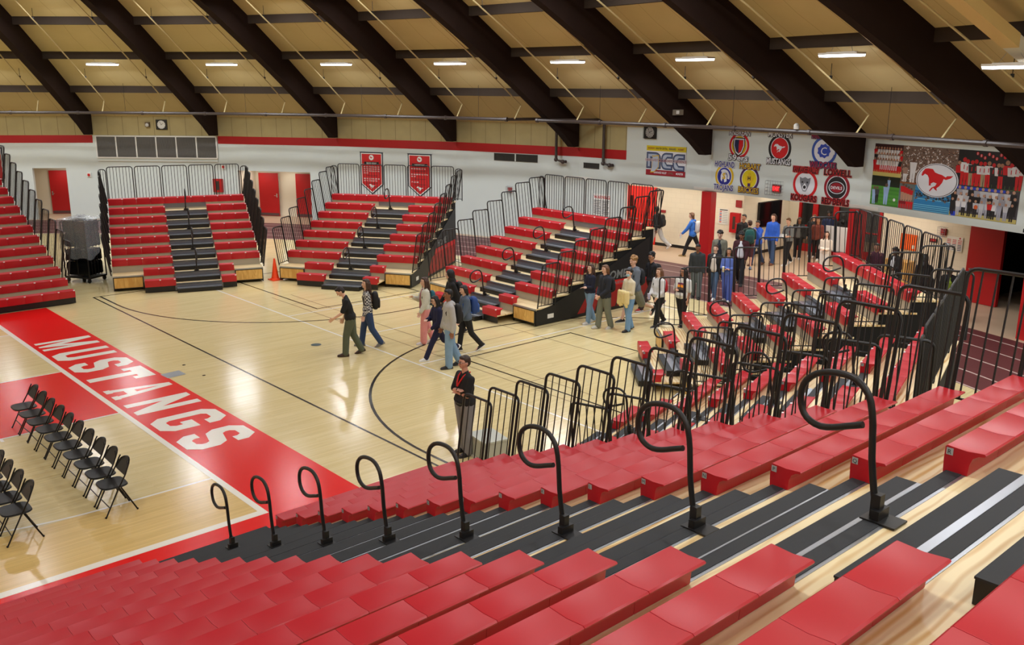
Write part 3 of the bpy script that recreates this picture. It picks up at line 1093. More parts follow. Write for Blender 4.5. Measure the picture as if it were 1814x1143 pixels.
# ---------------------------------------------------------------- sprinkler pipes
def pipe_run(name, label, r, z, az0, az1, rad_, branches, seg=2.5, down=None):
    rt = empty(name, pol(r, az0, z))
    tag(rt, label, 'pipe')
    o0 = Vector(pol(r, az0, z))
    b = MB()
    n = max(2, int(abs(az1 - az0) / seg))
    pts = [Vector(pol(r, az0 + (az1 - az0) * i / n, z)) - o0 for i in range(n + 1)]
    b.tube(pts, rad_, PIPEB, 8)
    for i in range(0, n + 1, 2):
        t = (pts[min(i + 1, n)] - pts[max(i - 1, 0)]).normalized()
        b.tube([pts[i] - t * .05, pts[i] + t * .05], rad_ * 1.35, PIPEB, 8)
    b.build('main_pipe', rt, smooth=True)
    for az in branches:
        q = MB()
        P = []
        for rr in (18, 20, 22, 24, 26, 28, 30, 31.4, 32.5):
            P.append(Vector(pol(rr, az, deckz(rr) - .46)) - o0)
        P.append(Vector(pol(r, az - .25, z + .03)) - o0)
        q.tube(P, .026, PIPEC, 7)
        q.build('branch_pipe', rt, smooth=True)
        for rr in (27.0, 30.9):
            h = MB(); p = Vector(pol(rr, az, deckz(rr) - .42)) - o0
            h.tube([p, p + Vector((0, 0, .45))], .009, BLK, 5)
            h.box((p.x - .03, p.y - .03, p.z - .03), (p.x + .03, p.y + .03, p.z + .05), BLK)
            h.build('pipe_hanger', rt)
    k0, k1 = bay(max(az0, az1)), bay(min(az0, az1))
    for k in range(k0, k1 + 1):
        az = mid(k) + .3
        if min(az0, az1) < az < max(az0, az1):
            h = MB(); p = Vector(pol(r, az, z)) - o0
            h.tube([p, p + Vector((0, 0, deckz(r) - z))], .007, BLK, 5)
            h.build('hanger_rod', rt)
    if down:
        q = MB()
        q.tube([Vector(p) - o0 for p in down], rad_ * .95, PIPEB, 8)
        for p in down[-3:-1]:
            q.ball(Vector(p) - o0, rad_ * 1.4, PIPEB, 8, 6)
        q.build('drop_pipe', rt, smooth=True)
    return rt
PZ = 5.06
pipe_run('sprinkler_pipe', 'brown sprinkler pipe along the roof edge over the red stripe and grey louvre', 31.9, PZ, 70, 13.2, .062,
         [PH - 10 * k - d for k in range(-2, 4) for d in (2.6, 7.5)],
         down=[pol(31.9, 13.2, PZ), pol(33.0, 12.2, PZ), pol(34.15, 11.75, PZ), pol(34.15, 11.75, 3.45), pol(34.15, 11.2, 3.38), pol(34.3, 11.1, 3.38)])
pipe_run('sprinkler_pipe', 'brown sprinkler pipe along the roof edge over the team signs and photo mural', 31.9, PZ, 10.6, -30, .062,
         [PH - 10 * k - d for k in range(4, 8) for d in (2.6, 7.5)],
         down=[pol(31.9, 10.4, PZ), pol(33.0, 9.2, PZ), pol(34.1, 8.02, PZ), pol(34.15, 8.0, PZ - .2), pol(34.15, 8.0, 3.42), pol(34.15, 7.5, 3.36), pol(34.3, 7.4, 3.36)])

# air duct high over the entry side
rt = empty('air_duct', pol(26, -24.75, 8.2))
tag(rt, 'cream rectangular air duct with a ribbed end hanging under the roof', 'air duct')
o0 = Vector(pol(26, -24.75, 8.2))
def ductpiece(name, r0, z0, r1, z1, m, w=.42, h=.26, k=-24.75):
    b = MB()
    a = rad(k)
    t = Vector((-sin(a), cos(a), 0)) * w / 2
    A_, B_ = Vector(pol(r0, k, z0)) - o0, Vector(pol(r1, k, z1)) - o0
    u = Vector((0, 0, h))
    b.prism([A_ - t, A_ + t, A_ + t + u, A_ - t + u], [B_ - t, B_ + t, B_ + t + u, B_ - t + u], m)
    return b.build(name, rt)
DUCTC = mat('duct_cream', (206, 180, 120), .5)
ductpiece('duct_body', 25.7, 9.22, 29.46, 7.07, DUCTC)
ductpiece('ribbed_end', 29.46, 7.07, 30.0, 6.76, mat('duct_ribbed', (216, 214, 196), .45), .40, .25)

# ---------------------------------------------------------------- things on the walls
def on_wall(name, az, z, label, cat, group=None, off=0.0, k=None, d=FD):
    k = bay(az) if k is None else k
    M = facet(k, d) @ Matrix.Translation((fx(az, k, d), z, off))
    rt = empty(name, M=M)
    tag(rt, label, cat, group)
    return rt
# big louvre
x0, x1 = fx(49.95, 0), fx(40.35, 0)
rt = on_wall('wall_louvre', 45.2, 2.75, 'wide grey louvre of six panels in a white frame high on the far wall', 'wall vent')
cx = fx(45.2, 0)
b = MB()
b.box((x0 - cx, 0, .004), (x1 - cx, 1.19, .03), WALLW)
for i in range(7):
    xx = x0 - cx + (x1 - x0) * i / 6
    b.box((xx - .03, .16, .03), (xx + .03, 1.19, .07), WHITE)
b.box((x0 - cx, .14, .03), (x1 - cx, .20, .08), WHITE); b.box((x0 - cx, 1.14, .03), (x1 - cx, 1.19, .07), WHITE)
b.box((x0 - cx, 0, .03), (x1 - cx, .03, .06), WHITE)
b.build('frame', rt)
for i in range(6):
    b = MB()
    a = x0 - cx + (x1 - x0) * i / 6 + .03; e = x0 - cx + (x1 - x0) * (i + 1) / 6 - .03
    b.box((a, .2, .031), (e, 1.14, .036), GREY)
    n = 22
    for j in range(n):
        xx = a + (e - a) * (j + .5) / n
        b.box((xx - .008, .2, .036), (xx + .004, 1.14, .056), GREY)
    b.build('louvre_panel', rt)
VENT = mat('vent_dark', (52, 50, 46), .6)
def vent(az0, az1, z0, z1, label, split=False):
    k = bay(az0)
    xa, xb = fx(az0, k), fx(az1, k)
    rt = on_wall('wall_vent', (az0 + az1) / 2, z0, label, 'wall vent', 'dark wall vents', k=k)
    w = xb - xa; h = z1 - z0
    b = MB(); b.box((-w / 2, 0, .003), (w / 2, h, .014), VENT)
    n = int(w / .06)
    for j in range(n):
        xx = -w / 2 + w * (j + .5) / n
        b.box((xx - .006, .02, .014), (xx + .006, h - .02, .024), BLK)
    for (a, e) in ((0, .02), (h - .02, h)):
        b.box((-w / 2, a, .014), (w / 2, e, .028), VENT)
    if split:
        b.box((-.03, 0, .014), (.03, h, .03), WALLW)
    b.build('grille', rt)
vent(17.0, 13.44, 3.27, 3.57, 'wide dark vent grille in two halves just under the red stripe', True)
vent(9.84, 8.55, 3.17, 3.38, 'small dark vent grille between the two brown wall pipes')
# record banners
NAVY = mat('banner_navy', (26, 30, 48), .6)
BRED = mat('banner_red', (190, 20, 24), .6)
def banner(az, label, title, rows1, rows2, rows3):
    rt = on_wall('record_banner', az, 1.5, label, 'banner', 'record banners', off=.02)
    w, h, s = .585, 1.89, .46
    def shape(k, z, m):
        return [(-w + k, h - k, z), (-w + k, s + k * .3, z), (0, k * 1.35, z), (w - k, s + k * .3, z), (w - k, h - k, z)]
    b = MB()
    for k, z, m in ((0, 0, NAVY), (.045, .003, WHITE), (.085, .006, BRED)):
        P = shape(k, z, m)
        b.prism([(p[0], p[1], p[2] - .004) for p in P], P, m)
    b.disc((0, h - .24), .13, mat('badge_black', (20, 20, 22), .6), 24, .008)
    b.disc((0, h - .24), .12, WHITE, 24, .010)
    horse(b, 0, h - .25, .012, .09, BRED)
    b.box((-.38, h - .56, .006), (.38, h - .43, .011), mat('badge_black', (20, 20, 22), .6))
    if title: b.text(title, 0, h - .53, .013, .075, WHITE, w=.5 if len(title) > 8 else .42, bold=.02)
    y = h - .68
    for grp in (rows1, rows2, rows3):
        for r in grp:
            b.text(r, -.42, y, .009, .055, WHITE, w=.118 * len(r.split()), bold=.015, align=0.)
            y -= .095
        y -= .10
        b.box((-.3, y + .10, .006), (.3, y + .125, .008), mat('banner_dark', (110, 10, 14), .6))
        y -= .05
    horse(b, 0, .36, .010, .17, WHITE)
    b.build('banner_cloth', rt)
    c = MB(); c.tube([(-w - .02, h - .01, .0), (w + .02, h - .01, .0)], .014, NAVY, 6); c.build('hanging_rod', rt)
HORSE = [(785, 470), (795, 440), (820, 410), (850, 405), (900, 408), (925, 435), (960, 445), (1000, 452), (1040, 470), (1052, 458), (1115, 452), (1092, 475), (1045, 492), (1022, 486), (1010, 520), (985, 552),
         (958, 572), (966, 596), (940, 584), (925, 570), (890, 608), (884, 600), (905, 572), (942, 553), (955, 530), (920, 522), (892, 538), (900, 552), (876, 556), (872, 520), (868, 490), (850, 465), (822, 455), (800, 476)]
def horse(b, cx, cy, z, s, m):
    k = s / 165.
    pts = [(cx + (x - 950) * k, cy + (505 - y) * k, z) for x, y in HORSE]
    tess(b, pts[::-1], m)
banner(27.33, 'red record banner headed BOYS GOLF, nearer the two red doors', "BOYS GOLF", ['69 86 79 80 84 88 92', '70 72 78 81 85 89 94', '71 75 79 82 86 90 95', '73 77'], ['68 70 72 78 86 88 92', '69 71 73 80 87 90'], [])
banner(23.25, 'red record banner headed WRESTLING, further from the red doors', 'WRESTLING', ['86 89 94 95 97 98'], ['84 86 88 90 92 95 96', '98 99'], ['79 83 84'])
banner(58.05, 'dark red record banner at the picture edge behind the bench bank seen end-on', '', ['84 85 87 90 93', '86 88 91 94'], ['79 82 83 90', '81 85'], ['90 92'])
# wall clock and other small boxes
def boxthing(name, az, z, w, h, t, m, label, cat, extra=None, k=None, d=FD, group=None):
    rt = on_wall(name, az, z, label, cat, k=k, d=d, group=group)
    b = MB(); b.box((-w / 2, -h / 2, .003), (w / 2, h / 2, t), m)
    b.build('case', rt)
    if extra: extra(rt)
    return rt
def clockface(rt):
    b = MB()
    b.disc((0, 0), .19, WHITE, 28, .066)
    for i in range(12):
        a = i * pi / 6
        b.box((-.008, .15, .067), (.008, .18, .069), BLK, Matrix.Rotation(a, 4, 'Z'))
    b.build('clock_face', rt)
    b = MB()
    b.box((-.008, -.02, .069), (.008, .10, .072), BLK, Matrix.Rotation(-1.0, 4, 'Z')); b.box((-.006, -.02, .072), (.006, .15, .075), BLK, Matrix.Rotation(.5, 4, 'Z'))
    b.build('clock_hand', rt)
def cage(rt, w, h, t, n=4):
    b = MB()
    for i in range(n + 1):
        x = -w / 2 + w * i / n
        b.tube([(x, -h / 2, .003), (x, -h / 2, t), (x, h / 2, t), (x, h / 2, .003)], .006, BLK if n > 5 else ALU, 5)
    for i in range(n):
        y = -h / 2 + h * (i + .5) / n
        b.tube([(-w / 2, y, t), (w / 2, y, t)], .005, BLK if n > 5 else ALU, 5)
    b.build('wire_guard', rt)
boxthing('wall_clock', 44.6, 4.46, .52, .46, .06, BLK, 'square black framed wall clock above the grey louvre', 'clock', clockface)
boxthing('wall_clock', 4.64, 4.66, .54, .46, .06, BLK, 'square black clock behind a wire guard above the conference sign', 'clock', lambda rt: (clockface(rt), cage(rt, .5, .44, .12, 8)))
def lens(rt):
    b = MB(); b.ball((0, -.02, .12), (.09, .09, .05), mat('lamp_lens', (200, 200, 190), .3)); b.build('lamp_lens', rt)
boxthing('wall_lamp', 45.7, 4.46, .2, .22, .12, mat('lamp_box_brown', (110, 92, 70), .5), 'small round wall lamp next to the clock above the louvre', 'lamp', lens)
def strobe(az, z, label, k=None, d=FD, caged=True):
    def ex(rt):
        b = MB(); b.box((-.05, -.05, .05), (.05, .06, .09), mat('strobe_red', (190, 16, 20), .4)); b.build('alarm_light', rt)
        if caged: cage(rt, .26, .30, .14)
    return boxthing('fire_alarm', az, z, .19, .20, .05, WHITE if not caged else mat('alarm_red', (150, 30, 34), .5), label, 'fire alarm', ex, k=k, d=d, group='fire alarms on the walls')
strobe(50.78, 2.1, 'red and white fire alarm on the white wall above the covered cart', caged=False)
strobe(15.65, 2.08, 'caged red fire alarm behind the bleachers left of the WARNING notice')
strobe(39.9, 2.53, 'red fire alarm seen through the rails just before the two red doors', caged=False)
strobe(-11.9, 2.0, 'caged red fire alarm on cream wall over the orange poster', k=6, d=36.78 * cos(rad(3)), caged=True)
# fire hose cabinet on the far wall
rt = on_wall('extinguisher_cabinet', 38.95 + 1.5, 1.35, 'red cabinet with an extinguisher seen through rails over the bench top near red doors', 'cabinet', k=0)
b = MB(); b.box((-.23, 0, .003), (.23, .62, .12), REDP); b.build('case', rt)
b = MB(); b.box((-.08, .1, .12), (.08, .52, .124), mat('cabinet_window', (60, 50, 46), .2)); b.build('window', rt)
# warning notice
rt = on_wall('notice_board', 8.25, 1.37, 'white WARNING notice with red heading and black lines of text', 'notice')
b = MB(); b.box((-.43, 0, .003), (.43, .84, .02), WHITE)
b.text('WARNING', 0, .66, .022, .12, mat('notice_red', (200, 24, 30), .5), w=.78, bold=.02)
for i in range(9):
    for j in range(2):
        x = -.39 + j * .40
        b.box((x, .56 - i * .062, .02), (x + .36 - (i * 37 % 7) * .012, .585 - i * .062, .0215), mat('notice_ink', (70, 70, 76), .6))
b.build('sheet', rt)

# ---------------------------------------------------------------- conference sign
YEL = mat('sign_yellow', (206, 186, 10), .5)
GOLD = mat('sign_gold', (204, 168, 20), .5)
MAR = mat('sign_maroon', (140, 14, 34), .5)
INK = mat('sign_navy', (30, 40, 78), .5)
SIL = mat('sign_silver', (176, 188, 206), .5)
STB = mat('sign_slate', (84, 100, 134), .5)
SWH = mat('sign_white', (214, 216, 222), .5)
kk = 4
x0, x1 = fx(4.86, 4), fx(1.99, 4)
rt = on_wall('conference_sign', (4.86 + 1.99) / 2, 3.11, 'square NCC conference sign with yellow top band and maroon bottom band', 'sign', k=4)
W = (x1 - x0) / 2
b = MB()
b.box((-W, 0, .003), (W, 1.08, .02), SWH)
b.box((-W, .89, .02), (W, 1.08, .023), YEL)
b.box((-W, 0, .02), (W, .20, .023), MAR)
for s, xx, w, m in (('ANDREAN', -.66, .30, MAR), ('HANOVER CENTRAL', -.20, .52, BLK), ('HIGHLAND', .27, .30, INK), ('HOBART', .64, .26, MAR)):
    b.text(s, xx, .95, .025, .075, m, w=w, bold=.02)
for s, xx, w, m in (('KANKAKEE VALLEY', -.22, .56, SWH), ('LOWELL', .24, .24, mat('sign_dim', (110, 90, 80), .5)), ('MUNSTER', .62, .30, SWH)):
    b.text(s, xx, .07, .025, .075, m, w=w, bold=.02)
def en(b, x, y, w, h):
    for e, z, m in ((0, .022, INK), (.03, .025, STB), (.075, .028, SIL)):
        r = .24 - e
        th = .23 - 2 * e
        # n shape
        P = [(x + e, y + e), (x + e, y + h - e), (x + w - .24, y + h - e)]
        P += [(x + w - .24 + (.24 - e) * sin(t), y + h - .24 + (.24 - e) * cos(t)) for t in [pi / 8 * i for i in range(1, 5)]]
        P += [(x + w - e, y + e), (x + w - e - th, y + e), (x + w - e - th, y + h - .30), (x + w - e - th - .05, y + h - e - th), (x + e + th, y + h - e - th), (x + e + th, y + e)]
        tess(b, [(p[0], p[1], z) for p in P[::-1]], m)
def cee(b, x, y, w, h):
    for e, z, m in ((0, .022, INK), (.03, .025, STB), (.07, .028, SIL)):
        th = .20 - 2 * e
        R_ = .2 - e
        P = [(x + w - e, y + h - e)]
        P += [(x + .2 - R_ * sin(t), y + h - .2 + R_ * cos(t)) for t in [pi / 8 * i for i in range(5)]]
        P += [(x + .2 - R_ * cos(t), y + .2 - R_ * sin(t)) for t in [pi / 8 * i for i in range(5)]]
        P += [(x + w - e, y + e), (x + w - e, y + e + th), (x + .26, y + e + th), (x + e + th, y + .28), (x + e + th, y + h - .28), (x + .26, y + h - e - th), (x + w - e, y + h - e - th)]
        tess(b, [(p[0], p[1], z) for p in P], m)
en(b, -W + .01, .24, .64, .60); cee(b, -.20, .22, .50, .62); cee(b, .30, .20, .52, .62)
IND = [(-.60, .72), (-.52, .70), (-.34, .74), (-.30, .72), (-.30, .30), (-.40, .20), (-.50, .12), (-.66, .10), (-.62, .24), (-.58, .60)]
tess(b, [(x * 1.0, y * 1.04 - .02, .030) for x, y in IND[::-1]], GOLD)
tess(b, [(-.46 + (x + .46) * .86, .42 + (y * 1.04 - .02 - .42) * .88, .032) for x, y in IND[::-1]], SIL)
b.text('NORTHWEST CROSSROADS CONFERENCE', 0, .50, .034, .11, SWH, w=W * 2.1, bold=.03)
b.text('NORTHWEST CROSSROADS CONFERENCE', 0, .505, .036, .10, MAR, w=W * 2.06, bold=.005)
b.build('sign_face', rt)

# ---------------------------------------------------------------- school roundels
def roundel(az, zc, R_, label, top, bottom, ring, field, tc, bc, edge, emblem, inner=None, size=.20):
    rt = on_wall('team_sign', az, zc, label, 'sign', 'school team signs', k=5)
    b = MB()
    K = mat('sign_black', (22, 22, 26), .5)
    def dd(r, z, m, n=40):
        A_ = [(r * cos(2 * pi * i / n), r * sin(2 * pi * i / n), z - .004) for i in range(n)]
        B_ = [(p[0], p[1], z) for p in A_]
        b.prism(A_, B_, m)
    dd(R_, .008, ring); dd(R_ * .80, .012, SWH); dd(R_ * .74, .016, field)
    if inner: dd(R_ * .52, .020, inner)
    emblem(b, R_)
    for s, y in ((top, R_ * .80), (bottom, -R_ * 1.16)):
        lines = [s]
        w = min(2.15 * R_, .15 * len(s) + .12)
        for ox, oy in ((-.016, -.014), (.016, -.014), (-.016, .014), (.016, .014)):
            b.text(s, ox, y + oy, .030 + ox * .02 + oy * .01, size, K if edge is None else edge, w=w * .98, bold=.02)
        b.text(s, 0, y, .034, size, tc if y > 0 else bc, w=w * .98, bold=.02)
    b.build('sign_face', rt)
K_ = mat('sign_black', (22, 22, 26), .5)
BLUE = mat('sign_blue', (40, 76, 160), .5)
ROY = mat('sign_royal', (30, 34, 130), .5)
PURP = mat('sign_purple', (62, 24, 84), .5)
SRED = mat('sign_red', (196, 18, 28), .5)
def shield(b, R_):
    P = [(-.2, .22), (.2, .22), (.21, 0), (.12, -.22), (0, -.3), (-.12, -.22), (-.21, 0)]
    for s, z, m in ((1.2, .022, K_), (1.05, .024, SWH), (.88, .026, INK)):
        tess(b, [(x * s * R_ / .42, y * s * R_ / .42, z) for x, y in P[::-1]], m)
    tess(b, [(x * R_ / .42, y * R_ / .42, .028) for x, y in [(0, .18), (.17, .18), (.17, 0), (.1, -.18), (0, -.24)][::-1]], SRED)
def emb_horse(b, R_): horse(b, 0, 0, .022, R_ * .50, SWH)
def emb_cat(b, R_):
    P = [(.5 * cos(2 * pi * i / 18) * (1 + .08 * (-1) ** i), .46 * sin(2 * pi * i / 18) * (1 + .1 * (-1) ** i)) for i in range(18)]
    tess(b, [(x * R_, y * R_, .024) for x, y in P], mat('sign_blue2', (36, 66, 170), .5))
    b.text('C', 0, -R_ * .27, .028, R_ * .55, SWH, bold=.0)
    b.box((R_ * .3, -R_ * .2, .012), (R_ * .85, R_ * .2, .020), SWH)
def emb_helm(b, R_):
    for i in range(14):
        a = -.6 + i * .19
        b.box((-.018, R_ * .38, .02), (.018, R_ * .60, .024), SWH, Matrix.Rotation(-a, 4, 'Z'))
    tess(b, [(x * R_, y * R_, .026) for x, y in [(-.25, .35), (.1, .38), (.3, .1), (.3, -.4), (.05, -.5), (.0, -.15), (-.15, -.15), (-.2, -.45), (-.36, -.3), (-.36, .1)][::-1]], SWH)
    b.text('S', 0, -R_ * .2, .030, R_ * .5, GOLD, bold=.05)
def emb_h(b, R_):
    b.disc((0, -R_ * .02), R_ * .36, GOLD, 20, .022)
    tess(b, [(x * R_, y * R_, .024) for x, y in [(-.12, -.62), (.16, -.62), (.16, -.3), (.4, -.1), (.42, .12), (.2, .05), (.16, .3), (.08, .5), (-.08, .5), (-.16, .3), (-.2, .05), (-.42, .1), (-.4, -.12), (-.16, -.3)][::1]], GOLD)
    b.text('H', 0, -R_ * .1, .028, R_ * .32, K_, bold=.04)
    b.box((-R_ * .12, -R_ * .62, .024), (R_ * .14, -R_ * .36, .028), PURP)
def emb_face(b, R_):
    G = mat('sign_greyfur', (120, 122, 130), .6)
    tess(b, [(x * R_, y * R_, .022) for x, y in [(-.45, .48), (-.22, .4), (0, .5), (.22, .4), (.45, .48), (.4, .1), (.26, -.25), (.12, -.5), (-.12, -.5), (-.26, -.25), (-.4, .1)][::-1]], G)
    tess(b, [(x * R_, y * R_, .024) for x, y in [(-.2, -.2), (0, .1), (.2, -.2), (.1, -.44), (-.1, -.44)][::-1]], SWH)
    b.disc((0, -R_ * .2), R_ * .12, K_, 14, .028)
    for s in (-1, 1): b.disc((s * R_ * .2, R_ * .14), R_ * .07, K_, 10, .026)
def emb_oval(b, R_):
    for s, z, m in ((1, .020, SWH), (.9, .022, K_), (.78, .024, MAR)):
        b.poly([(R_ * .62 * s * cos(2 * pi * i / 28), R_ * .42 * s * sin(2 * pi * i / 28), z) for i in range(28)], m)
    b.text('DEVILS', 0, -R_ * .10, .027, R_ * .2, SWH, w=R_ * .9, bold=.02)
roundel(-1.72, 4.36, .43, 'round yellow ANDREAN 59ers sign with a shield', 'ANDREAN', '59ers', SRED, GOLD, SWH, SWH, None, shield)
roundel(-4.52, 4.36, .45, 'round red and black MUNSTER MUSTANGS sign with a white running horse', 'MUNSTER', 'MUSTANGS', K_, SRED, SWH, SWH, None, emb_horse)
roundel(-7.34, 4.37, .46, 'round blue WILDCATS sign partly hidden by the brown roof beam', 'HANOVER CENTRAL', 'WILDCATS', BLUE, SWH, mat('sign_crimson', (150, 20, 60), .5), mat('sign_crimson', (150, 20, 60), .5), INK, emb_cat)
roundel(-.78, 3.27, .41, 'round blue HIGHLAND TROJANS sign in a gold ring', 'HIGHLAND', 'TROJANS', GOLD, ROY, ROY, ROY, SWH, emb_helm)
roundel(-2.60, 3.27, .41, 'round yellow HOBART BRICKIES sign in a purple ring', 'HOBART', 'BRICKIES', PURP, YEL, GOLD, GOLD, PURP, emb_h)
roundel(-6.33, 3.28, .46, 'round white KANKAKEE VALLEY KOUGARS sign in a red ring', 'KANKAKEE VALLEY', 'KOUGARS', SRED, SWH, K_, K_, SRED, emb_face)
roundel(-8.28, 3.27, .46, 'round maroon and black LOWELL RED DEVILS sign', 'LOWELL', 'RED DEVILS', MAR, K_, K_, K_, SRED, emb_oval)
# exit sign
rt = on_wall('exit_sign', -4.42, 3.05, 'lit red EXIT sign in a wire cage between team signs', 'exit sign')
b = MB(); b.box((-.10, -.13, .003), (.24, .13, .06), mat('exit_case', (90, 20, 22), .5)); b.build('case', rt)
b = MB(); b.box((-.08, -.11, .06), (.22, .10, .063), mat('exit_face', (190, 30, 34), .5)); b.text('EXIT', .07, -.065, .066, .13, LITRED, w=.26, bold=.02); b.build('lit_face', rt)
b = MB(); M_ = Matrix.Translation((0, .0, 0))
for i in range(7):
    x = -.30 + .1 * i
    b.tube([(x, -.22, .003), (x, -.22, .16), (x, .24, .16), (x, .24, .003)], .005, ALU, 5)
for i in range(5):
    y = -.22 + .115 * i
    b.tube([(-.3, y, .003), (-.3, y, .16), (.3, y, .16), (.3, y, .003)], .005, ALU, 5)
b.build('wire_cage', rt)
# ---------------------------------------------------------------- photo mural
rt = on_wall('photo_mural', (-10.32 - 18.3) / 2, 2.9, 'long sports photo mural with a red horse oval in its middle', 'mural', k=6)
W = (fx(-18.3, 6) - fx(-10.32, 6)) / 2
Hm = 1.80
rnd = random.Random(3)
def cm(*c): return mat('mural_%d_%d_%d' % c, c, .5)
def panel(name, u0, u1, v0, v1, bg, fn):
    b = MB()
    X0, X1, Y0, Y1 = -W + 2 * W * u0, -W + 2 * W * u1, Hm * v0, Hm * v1
    b.box((X0, Y0, .003), (X1, Y1, .012), bg)
    fn(b, X0, X1, Y0, Y1)
    b.build(name, rt)
def figure(b, x, y, h, top, leg, skin=(176, 128, 100), z=.013):
    w = h * .13
    b.poly([(x - w * .8, y, z), (x - w * .15, y, z), (x, y + h * .45, z), (x + w * .15, y, z), (x + w * .8, y, z), (x + w, y + h * .5, z), (x - w, y + h * .5, z)], leg)
    b.poly([(x - w, y + h * .48, z + .0006), (x + w, y + h * .48, z + .0006), (x + w * 1.35, y + h * .8, z + .0006), (x - w * 1.35, y + h * .8, z + .0006)], top)
    b.disc((x, y + h * .9), h * .085, cm(*skin), 8, z + .0012)
RED_, WHT, DKB, GRN, BLU = cm(186, 18, 26), cm(206, 204, 204), cm(24, 22, 26), cm(58, 118, 40), cm(38, 60, 140)
def p_team(b, a, e, c, d):
    b.box((a, c + (d - c) * .42, .012), (e, d, .0121), cm(52, 26, 26))
    b.box((a, c, .012), (e, c + (d - c) * .18, .0122), cm(190, 176, 100)); b.box((a, c + (d - c) * .18, .012), (e, c + (d - c) * .42, .0122), RED_)
    for r in range(3):
        n = 10
        for i in range(n):
            x = a + (e - a) * (i + .5 + .25 * (r % 2)) / (n + .3)
            figure(b, x, c + (d - c) * (.12 + .17 * (2 - r)), (d - c) * .46, rnd.choice((WHT, WHT, cm(196, 186, 180))) if 0 < i < n - 1 else rnd.choice((RED_, DKB)), RED_ if r == 2 else cm(120, 100, 84), rnd.choice(((170, 124, 100), (140, 98, 78))), .0128 + .0015 * r)
    for i in range(9): b.box((a + (e - a) * (.24 + .07 * i), c + (d - c) * .20, .0172), (a + (e - a) * (.27 + .07 * i), c + (d - c) * rnd.uniform(.32, .38), .0174), WHT)
def p_crowd(b, a, e, c, d):
    for i in range(520):
        x, y = rnd.uniform(a + .02, e - .02), rnd.uniform(c + (d - c) * .06, d - .02)
        s = rnd.uniform(.012, .026)
        z = .0122 + .000004 * i
        b.poly([(x - s, y - s * 1.5, z), (x + s, y - s * 1.5, z), (x + s * .8, y, z), (x - s * .8, y, z)], rnd.choice((WHT, WHT, cm(160, 150, 146), cm(120, 96, 84), cm(70, 50, 44), cm(60, 46, 44))))
        b.disc((x, y + s * .35), s * .6, rnd.choice((cm(170, 124, 98), cm(132, 92, 72), cm(96, 64, 50))), 6, z + .0004)
    figure(b, a + (e - a) * .22, c + .05, (d - c) * .66, WHT, WHT, (90, 62, 50), .0154)
    figure(b, a + (e - a) * .08, c + .02, (d - c) * .5, cm(150, 120, 104), WHT, (90, 62, 50), .0152)
    b.box((a, c, .012), (e, c + .05, .0158), cm(140, 80, 46))
def p_foot(b, a, e, c, d):
    b.box((a, c, .012), (e, c + (d - c) * .12, .0122), cm(70, 84, 50))
    for i in range(15):
        x = a + (e - a) * (i + .5) / 15 + rnd.uniform(-.02, .02)
        hh = (d - c) * rnd.uniform(.66, .84)
        figure(b, x, c + (d - c) * .03, hh, rnd.choice((WHT, WHT, cm(196, 190, 190), RED_, cm(40, 34, 34))), rnd.choice((RED_, RED_, DKB, cm(150, 130, 100))), rnd.choice(((150, 108, 84), (176, 14, 22))), .0126 + .0003 * i)
        b.box((x - .012, c + (d - c) * .03 + hh * .56, .0180), (x + .012, c + (d - c) * .03 + hh * .72, .0181), RED_)
    for i in range(8):
        b.disc((a + (e - a) * (.30 + .06 * i), d - .08 - .05 * (i % 3)), .045, RED_, 10, .0185 + .0001 * i)
        b.box((a + (e - a) * (.30 + .06 * i) - .008, d - .11 - .05 * (i % 3), .0190), (a + (e - a) * (.30 + .06 * i) + .008, d - .05 - .05 * (i % 3), .0191), WHT)
def p_soccer(b, a, e, c, d):
    b.box((a, c + (d - c) * .66, .012), (e, d, .0122), cm(18, 28, 16))
    for i in range(5): b.box((a, c + (d - c) * .13 * i, .012), (e, c + (d - c) * (.065 + .13 * i), .0121), cm(62, 124, 42))
    LB = cm(142, 168, 206)
    figure(b, a + (e - a) * .13, c + .02, (d - c) * .62, LB, LB, (110, 80, 66)); figure(b, a + (e - a) * .23, c + .06, (d - c) * .58, cm(60, 60, 66), DKB, (110, 80, 66), .0136); figure(b, a + (e - a) * .55, c + .04, (d - c) * .74, LB, LB, (90, 64, 54), .0142); figure(b, a + (e - a) * .62, c + (d - c) * .58, (d - c) * .38, LB, LB, (110, 80, 66))
    b.disc((a + (e - a) * .86, c + (d - c) * .24), .045, WHT, 14, .0148)
def p_cheer(b, a, e, c, d):
    for i in range(4): figure(b, a + (e - a) * (.24 + .18 * i), c + (d - c) * .28, (d - c) * (.66 - .05 * i), RED_, cm(170, 124, 100), (100, 70, 56), .0130 + .0002 * i)
    for i in range(6): figure(b, a + (e - a) * (.12 + .15 * i), c, (d - c) * .34, rnd.choice((RED_, cm(120, 16, 22))), RED_, (120, 84, 66), .0146 + .0002 * i)
def p_pool(b, a, e, c, d):
    for i in range(14): b.box((a, c + (d - c) * (.02 + .07 * i), .012), (e, c + (d - c) * (.045 + .07 * i), .0122), rnd.choice((cm(70, 150, 190), cm(20, 76, 130), cm(40, 120, 170), cm(110, 180, 206))))
    for i in range(60):
        b.disc((rnd.uniform(a + .04, e - .04), c + (d - c) * rnd.uniform(.40, .70)), rnd.uniform(.018, .042), rnd.choice((cm(40, 50, 60), cm(74, 80, 84), cm(28, 36, 48), cm(100, 84, 76))), 8, .0124 + .00005 * i)
